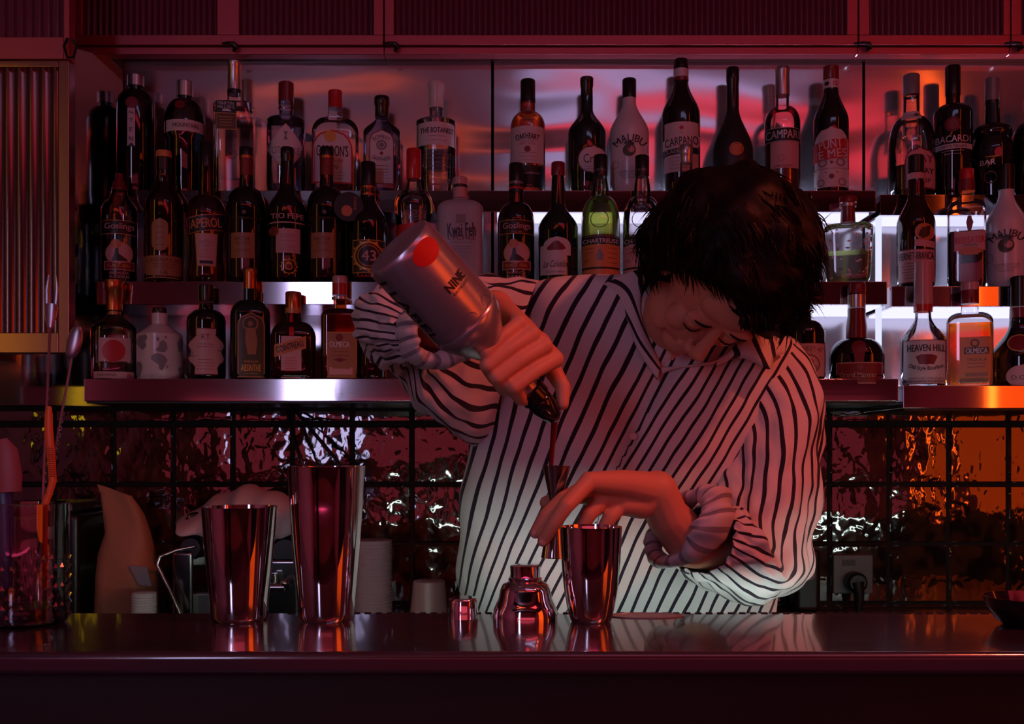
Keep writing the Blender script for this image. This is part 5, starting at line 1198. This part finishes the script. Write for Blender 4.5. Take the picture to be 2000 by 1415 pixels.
def ring(c, D, a, B): # centre px, depth, half axis in px, half axis in metres
    cw = P(c[0], c[1], D); s = D/FPX
    return (cw.x, cw.y, cw.z, a[0]*s, 0.0, -a[1]*s, B[0], B[1], B[2] if len(B) > 2 else 0.0)
def sleeve(name, rings, nst, sub, fold, seed, parent, m=SHM, off=0.0, gat=1.0):
    RG = spl(rings, sub); g = []; sv = []; NKK = 150
    for i, r in enumerate(RG):
        c = Vector(r[0:3]); A = Vector(r[3:6]); B = Vector(r[6:9]); row = []; srow = []
        u = i/(len(RG)-1)
        for k in range(NKK+1):
            th = 2*math.pi*k/NKK; n_ = (A*math.cos(th)+B*math.sin(th)); L_ = n_.length
            p = c+n_
            q = Vector((math.cos(th)*1.3, math.sin(th)*1.3, u*4.0*gat))+Vector((seed, 0, 0))
            d = fold*noise.noise(q*1.7)+fold*0.55*noise.noise(q*4.1)+fold*0.5*math.sin(u*26*gat+3*math.sin(th+seed)+4*noise.noise(q))*math.sin(math.pi*min(1, u*1.15))
            d *= min(1.0, 0.25+u*4)
            row.append(p+n_/L_*d-PC); srow.append(k/NKK*nst+off+0.28*noise.noise(q*2.2)*(0 if k in (0, NKK) else 1)*math.sin(math.pi*k/NKK)**0.3)
        row[-1] = row[0]; g.append(row); sv.append(srow)
    return cloth(name, g, sv, m, parent)
sleeve('sleeve', [
    ring((1010, 705), 1.675, (45, -156), (0.01, 0.085)), ring((968, 706), 1.655, (46, -164), (0.0, 0.090)), ring((915, 694), 1.62, (42, -148), (-0.005, 0.094)), ring((858, 672), 1.58, (34, -124), (-0.015, 0.090)),
    ring((812, 650), 1.535, (18, -102), (-0.035, 0.072)), ring((782, 636), 1.485, (6, -86), (-0.056, 0.044)), ring((772, 634), 1.44, (0, -78), (-0.060, 0.004)),
    ring((784, 637), 1.405, (0, -70), (-0.052, -0.022)), ring((808, 643), 1.375, (4, -60), (-0.042, -0.026)), ring((832, 648), 1.352, (4, -54), (-0.036, -0.024))],
    24, 10, 0.0115, 3.0, shirt)
sleeve('sleeve', [
    ring((1462, 735), 1.69, (70, -88), (0.0, -0.085)), ring((1480, 760), 1.685, (92, -66), (0.0, -0.095)), ring((1500, 815), 1.67, (100, -32), (0.0, -0.098)), ring((1504, 885), 1.64, (97, -8), (0.0, -0.095)), ring((1498, 955), 1.61, (95, 12), (0.0, -0.092)),
    ring((1488, 1020), 1.57, (96, 38), (0.0, -0.090)), ring((1476, 1066), 1.52, (84, 72), (0.01, -0.085)), ring((1452, 1082), 1.475, (44, 96), (0.025, -0.078)), ring((1422, 1078), 1.445, (12, 94), (0.040, -0.068)),
    ring((1392, 1066), 1.415, (-4, 80), (0.044, -0.052)), ring((1366, 1052), 1.392, (-8, 66), (0.040, -0.040))],
    25, 10, 0.0105, 8.0, shirt, gat=1.15)
def cuff(c, A, B, tr, nst, seed, parent, wide=0.0):
    g = []; sv = []; n0, n1 = 110, 28; N_ = A.cross(B).normalized()
    for i in range(n0+1):
        th = 2*math.pi*i/n0; n_ = A*math.cos(th)+B*math.sin(th); e = n_.normalized(); row = []; srow = []
        for k in range(n1+1):
            ph = 2*math.pi*k/n1; r = tr*(1+0.30*noise.noise(Vector((math.cos(th)*1.6, math.sin(th)*1.6+math.cos(ph), seed)))+0.05*math.sin(th*9+seed+math.sin(ph)*2.5)+0.22*noise.noise(Vector((math.cos(th)*5, math.sin(th)*5, seed+math.cos(ph)*0.8))))*(1+wide*max(0.0, -math.sin(th))**1.5)
            row.append(c+n_+e*math.cos(ph)*r+N_*math.sin(ph)*r*1.9-PC); srow.append(nst*i/n0+0.16*math.sin(ph))
        row[-1] = row[0]; g.append(row); sv.append(srow)
    g[-1] = g[0]
    return cloth('rolled_cuff', g, sv, CUM, parent, thick=0.0)
cuff(P(852, 648, 1.345), Vector((0.004, 0, 0.040)), Vector((-0.036, -0.025, 0.0)), 0.0110, 15, 1.0, shirt, wide=0.3)
cuff(P(1338, 1032, 1.378), Vector((0.014, 0.0, 0.043)), Vector((-0.038, 0.020, -0.014)), 0.0110, 15, 4.0, shirt, wide=1.0)
# collar leaves
def leaf(pts_top, pts_bot, st, parent, n=24, m=8, bulge=0.006):
    a = spl([tuple(P(*p)) for p in pts_top], 10); b = spl([tuple(P(*p)) for p in pts_bot], 10); g = []; sv = []
    for i, (p, q) in enumerate(zip(a, b)):
        row = []; srow = []
        for k in range(m+1):
            u = k/m; r = Vector(p).lerp(Vector(q), u)+Vector((0, -bulge*math.sin(math.pi*u), 0)); row.append(r-PC); srow.append(st(i/(len(a)-1), u))
        g.append(row); sv.append(srow)
    return cloth('collar', g, sv, SHM, parent, thick=0.0025)
leaf([(1256, 522, 1.56), (1252, 560, 1.575), (1250, 610, 1.58), (1264, 660, 1.575), (1288, 712, 1.570)], [(1176, 556, 1.60), (1204, 578, 1.592), (1228, 628, 1.580), (1246, 682, 1.568), (1284, 742, 1.560)], lambda u, w_: u*1.6+w_*1.7+0.2, shirt)
leaf([(1392, 706, 1.56), (1420, 690, 1.55), (1446, 664, 1.545), (1476, 646, 1.56), (1500, 648, 1.60)], [(1400, 716, 1.568), (1446, 700, 1.555), (1503, 722, 1.545), (1512, 700, 1.565), (1532, 690, 1.60)], lambda u, w_: u*3.4+w_*0.7+0.2, shirt)
# neckband round the open collar
leaf([(1288, 716, 1.575), (1322, 716, 1.57), (1352, 712, 1.565), (1392, 704, 1.56), (1424, 686, 1.56)], [(1292, 732, 1.575), (1318, 722, 1.572), (1352, 718, 1.567), (1394, 712, 1.562), (1428, 698, 1.56)], lambda u, w_: 0.1, shirt)
c = P(1236, 852, 1.558)
MB().lathe([(0.0, 0), (0.0055, 0.0), (0.006, 0.001), (0.0055, 0.002), (0.004, 0.0014), (0.0005, 0.0014)], 20, M=Matrix.Translation(loc(c)) @ Matrix.Rotation(math.radians(90), 4, 'X')).build('button', mat('button_pearl', (0.6, 0.5, 0.5), 0.25), shirt)
# trousers and shoes
mb = MB()
for dx in (-0.10, 0.10):
    hx = X(1200, 1.72)+dx
    chain(mb, [Vector((hx, 1.72, 0.93)), Vector((hx+dx*0.3, 1.70, 0.50)), Vector((hx+dx*0.4, 1.73, 0.10))], [0.115, 0.08, 0.062])
fuse(mb, 'trousers', mat('black_cloth', (0.01, 0.01, 0.012), 0.9), person, 0.012, 2)
mb = MB()
for dx in (-0.10, 0.10):
    hx = X(1200, 1.72)+dx
    chain(mb, [Vector((hx+dx*0.4, 1.76, 0.058)), Vector((hx+dx*0.6, 1.58, 0.045))], [0.056, 0.043])
mb.build('shoes', blackm if 'blackm' in globals() else None, person)

# ---------------------------------------------------------------- what the hands hold
# jigger
Dj = 1.283; c = P(1082, 1090, Dj); t = thing('jigger', c, 'slim hourglass steel jigger held upright between fingertips', 'jigger'); s = Dj/FPX
tip_ = P(1087, 910, Dj)-c
Mj = Matrix.Translation((0, 0, 0)) @ Vector((0, 0, 1)).rotation_difference(tip_.normalized()).to_matrix().to_4x4()
Lj = tip_.length
MB().lathe([(26*s, 0), (25*s, 0.002), (18*s, Lj*0.28), (11*s, Lj*0.45), (8.5*s, Lj*0.53), (11*s, Lj*0.60), (20*s, Lj*0.82), (28*s, Lj), (27*s, Lj), (18.5*s, Lj*0.80), (8*s, Lj*0.60)], 48, M=Mj).build('double_cup', mat('jigger_steel', (0.55, 0.52, 0.50), 0.12, 1.0), t)
# silver bottle
b0 = P(775, 480, 1.145); b1 = P(1080, 812, 1.262); ax = (b1-b0).normalized(); Lb = (b1-b0).length
t = thing('bottle', b0, 'frosted silver spirit bottle held tilted over the jigger, pouring', 'bottle')
rot = Vector((0, 0, 1)).rotation_difference(ax).to_matrix()
side = rot.inverted() @ Vector((0, -1, 0)); th0 = math.atan2(side.x, -side.y)   # the side that faces the room
Mb = rot.to_4x4()
silver = bump(mat('frosted_silver', (0.62, 0.60, 0.66), 0.27, 0.75), 120, 0.15, 0.001)
k_ = Lb/0.29; R0 = 0.0445
prof = [(0.036, 0.0), (0.0415, 0.0015), (0.0442, 0.006), (R0, 0.012), (R0, 0.114), (R0-0.0004, 0.116), (R0-0.0010, 0.1175), (R0-0.0004, 0.119), (R0, 0.121), (0.0430, 0.128), (0.0390, 0.137), (0.0320, 0.149), (0.0245, 0.161), (0.0185, 0.172), (0.0152, 0.182), (0.0140, 0.195), (0.0140, 0.245)]
prof = [(r, z*k_) for r, z in prof]
go = MB().lathe(prof, 64, M=Mb).build('bottle_body', silver, t)
MB().lathe([(0.0155, 0.240*k_), (0.0180, 0.242*k_), (0.0185, 0.256*k_), (0.0150, 0.259*k_), (0.0165, 0.262*k_), (0.0160, 0.272*k_), (0.0135, 0.283*k_), (0.0110, 0.292*k_), (0.0060, 0.297*k_), (0.0045, 0.297*k_)], 32, M=Mb).build('pourer', mat('pourer_black', (0.01, 0.01, 0.012), 0.12, spec=0.8), t)
def onb(aa, zz, off): # arc metres from the facing line, height up the bottle
    th = th0+aa/R0; r = R0+off
    return Mb @ Vector((r*math.sin(th), -r*math.cos(th), zz*k_))
def decal(v2, f, nm, m, off=0.0006, par=None):
    return MB().add([onb(a, b, off) for a, b in v2], f).build(nm, m, par or go, fix=False)
K = 30; aR = -0.018
v2 = [(aR, 0.019)]+[(aR+0.0195*q*math.cos(2*math.pi*i/K), 0.019+0.0135*q*math.sin(2*math.pi*i/K)) for q in (0.5, 1) for i in range(K)]
decal(v2, [(0, 1+i, 1+(i+1) % K) for i in range(K)]+[(1+i, 1+K+i, 1+K+(i+1) % K, 1+(i+1) % K) for i in range(K)], 'emblem', mat('print_brightred', (0.75, 0.02, 0.02), 0.35))
def btext(s_, a0, z0, w_, h_, m, flip=False, off=0.0008, bold=0.0):
    tv, tf = text_geo(s_)
    v2 = [(a0+(-(x-0.5) if flip else (x-0.5))*w_, z0+(-(y-0.5) if flip else (y-0.5))*h_) for x, y in tv]
    decal(v2, tf, 'lettering', m, off)
    if bold: decal([(a+bold, b+bold*0.5) for a, b in v2], tf, 'lettering', m, off)
ink = cm('ink', 'ink')
btext('NINE', -0.020, 0.066, 0.030, 0.011, ink, True, bold=0.0006); btext('DISTILLED', -0.020, 0.076, 0.026, 0.003, ink, True)
def btext_v(s_, a0, z0, w_, h_, m, bold=0.0):
    tv, tf = text_geo(s_); v2 = [(a0-(y-0.5)*h_, z0+(x-0.5)*w_) for x, y in tv]; decal(v2, tf, 'lettering', m, 0.0008)
    if bold: decal([(a+bold, b+bold) for a, b in v2], tf, 'lettering', m, 0.0008)
btext_v('I LABEL', 0.050, 0.062, 0.095, 0.014, ink, 0.001)
for a0 in (-0.034, -0.004, 0.028):
    K = 20; v2 = []; f = []
    for i in range(K+1):
        an = math.pi*i/K
        for q in (0.0072, 0.0080): v2.append((a0+q*math.cos(an), 0.112-q*1.2*math.sin(an)))
    f = [(2*i, 2*i+1, 2*i+3, 2*i+2) for i in range(K)]
    decal(v2, f, 'embossed_arc', mat('print_grey', C['grey'], 0.4), 0.0006)
# the stream of liquor
c = P(1083, 822, 1.264); t = thing('liquor_stream', c, 'thin dark red stream of liquor falling into the jigger', 'liquid')
MB().tube([P(x, y, D)-c for x, y, D in ((1083, 818, 1.268), (1082, 840, 1.272), (1079, 870, 1.278), (1077, 900, 1.282), (1076, 925, 1.283))], [0.0042, 0.0040, 0.0034, 0.0030, 0.0024], 12).build('stream', mat('pouring_liquor', (0.16, 0.008, 0.008), 0.1, spec=0.8), t)
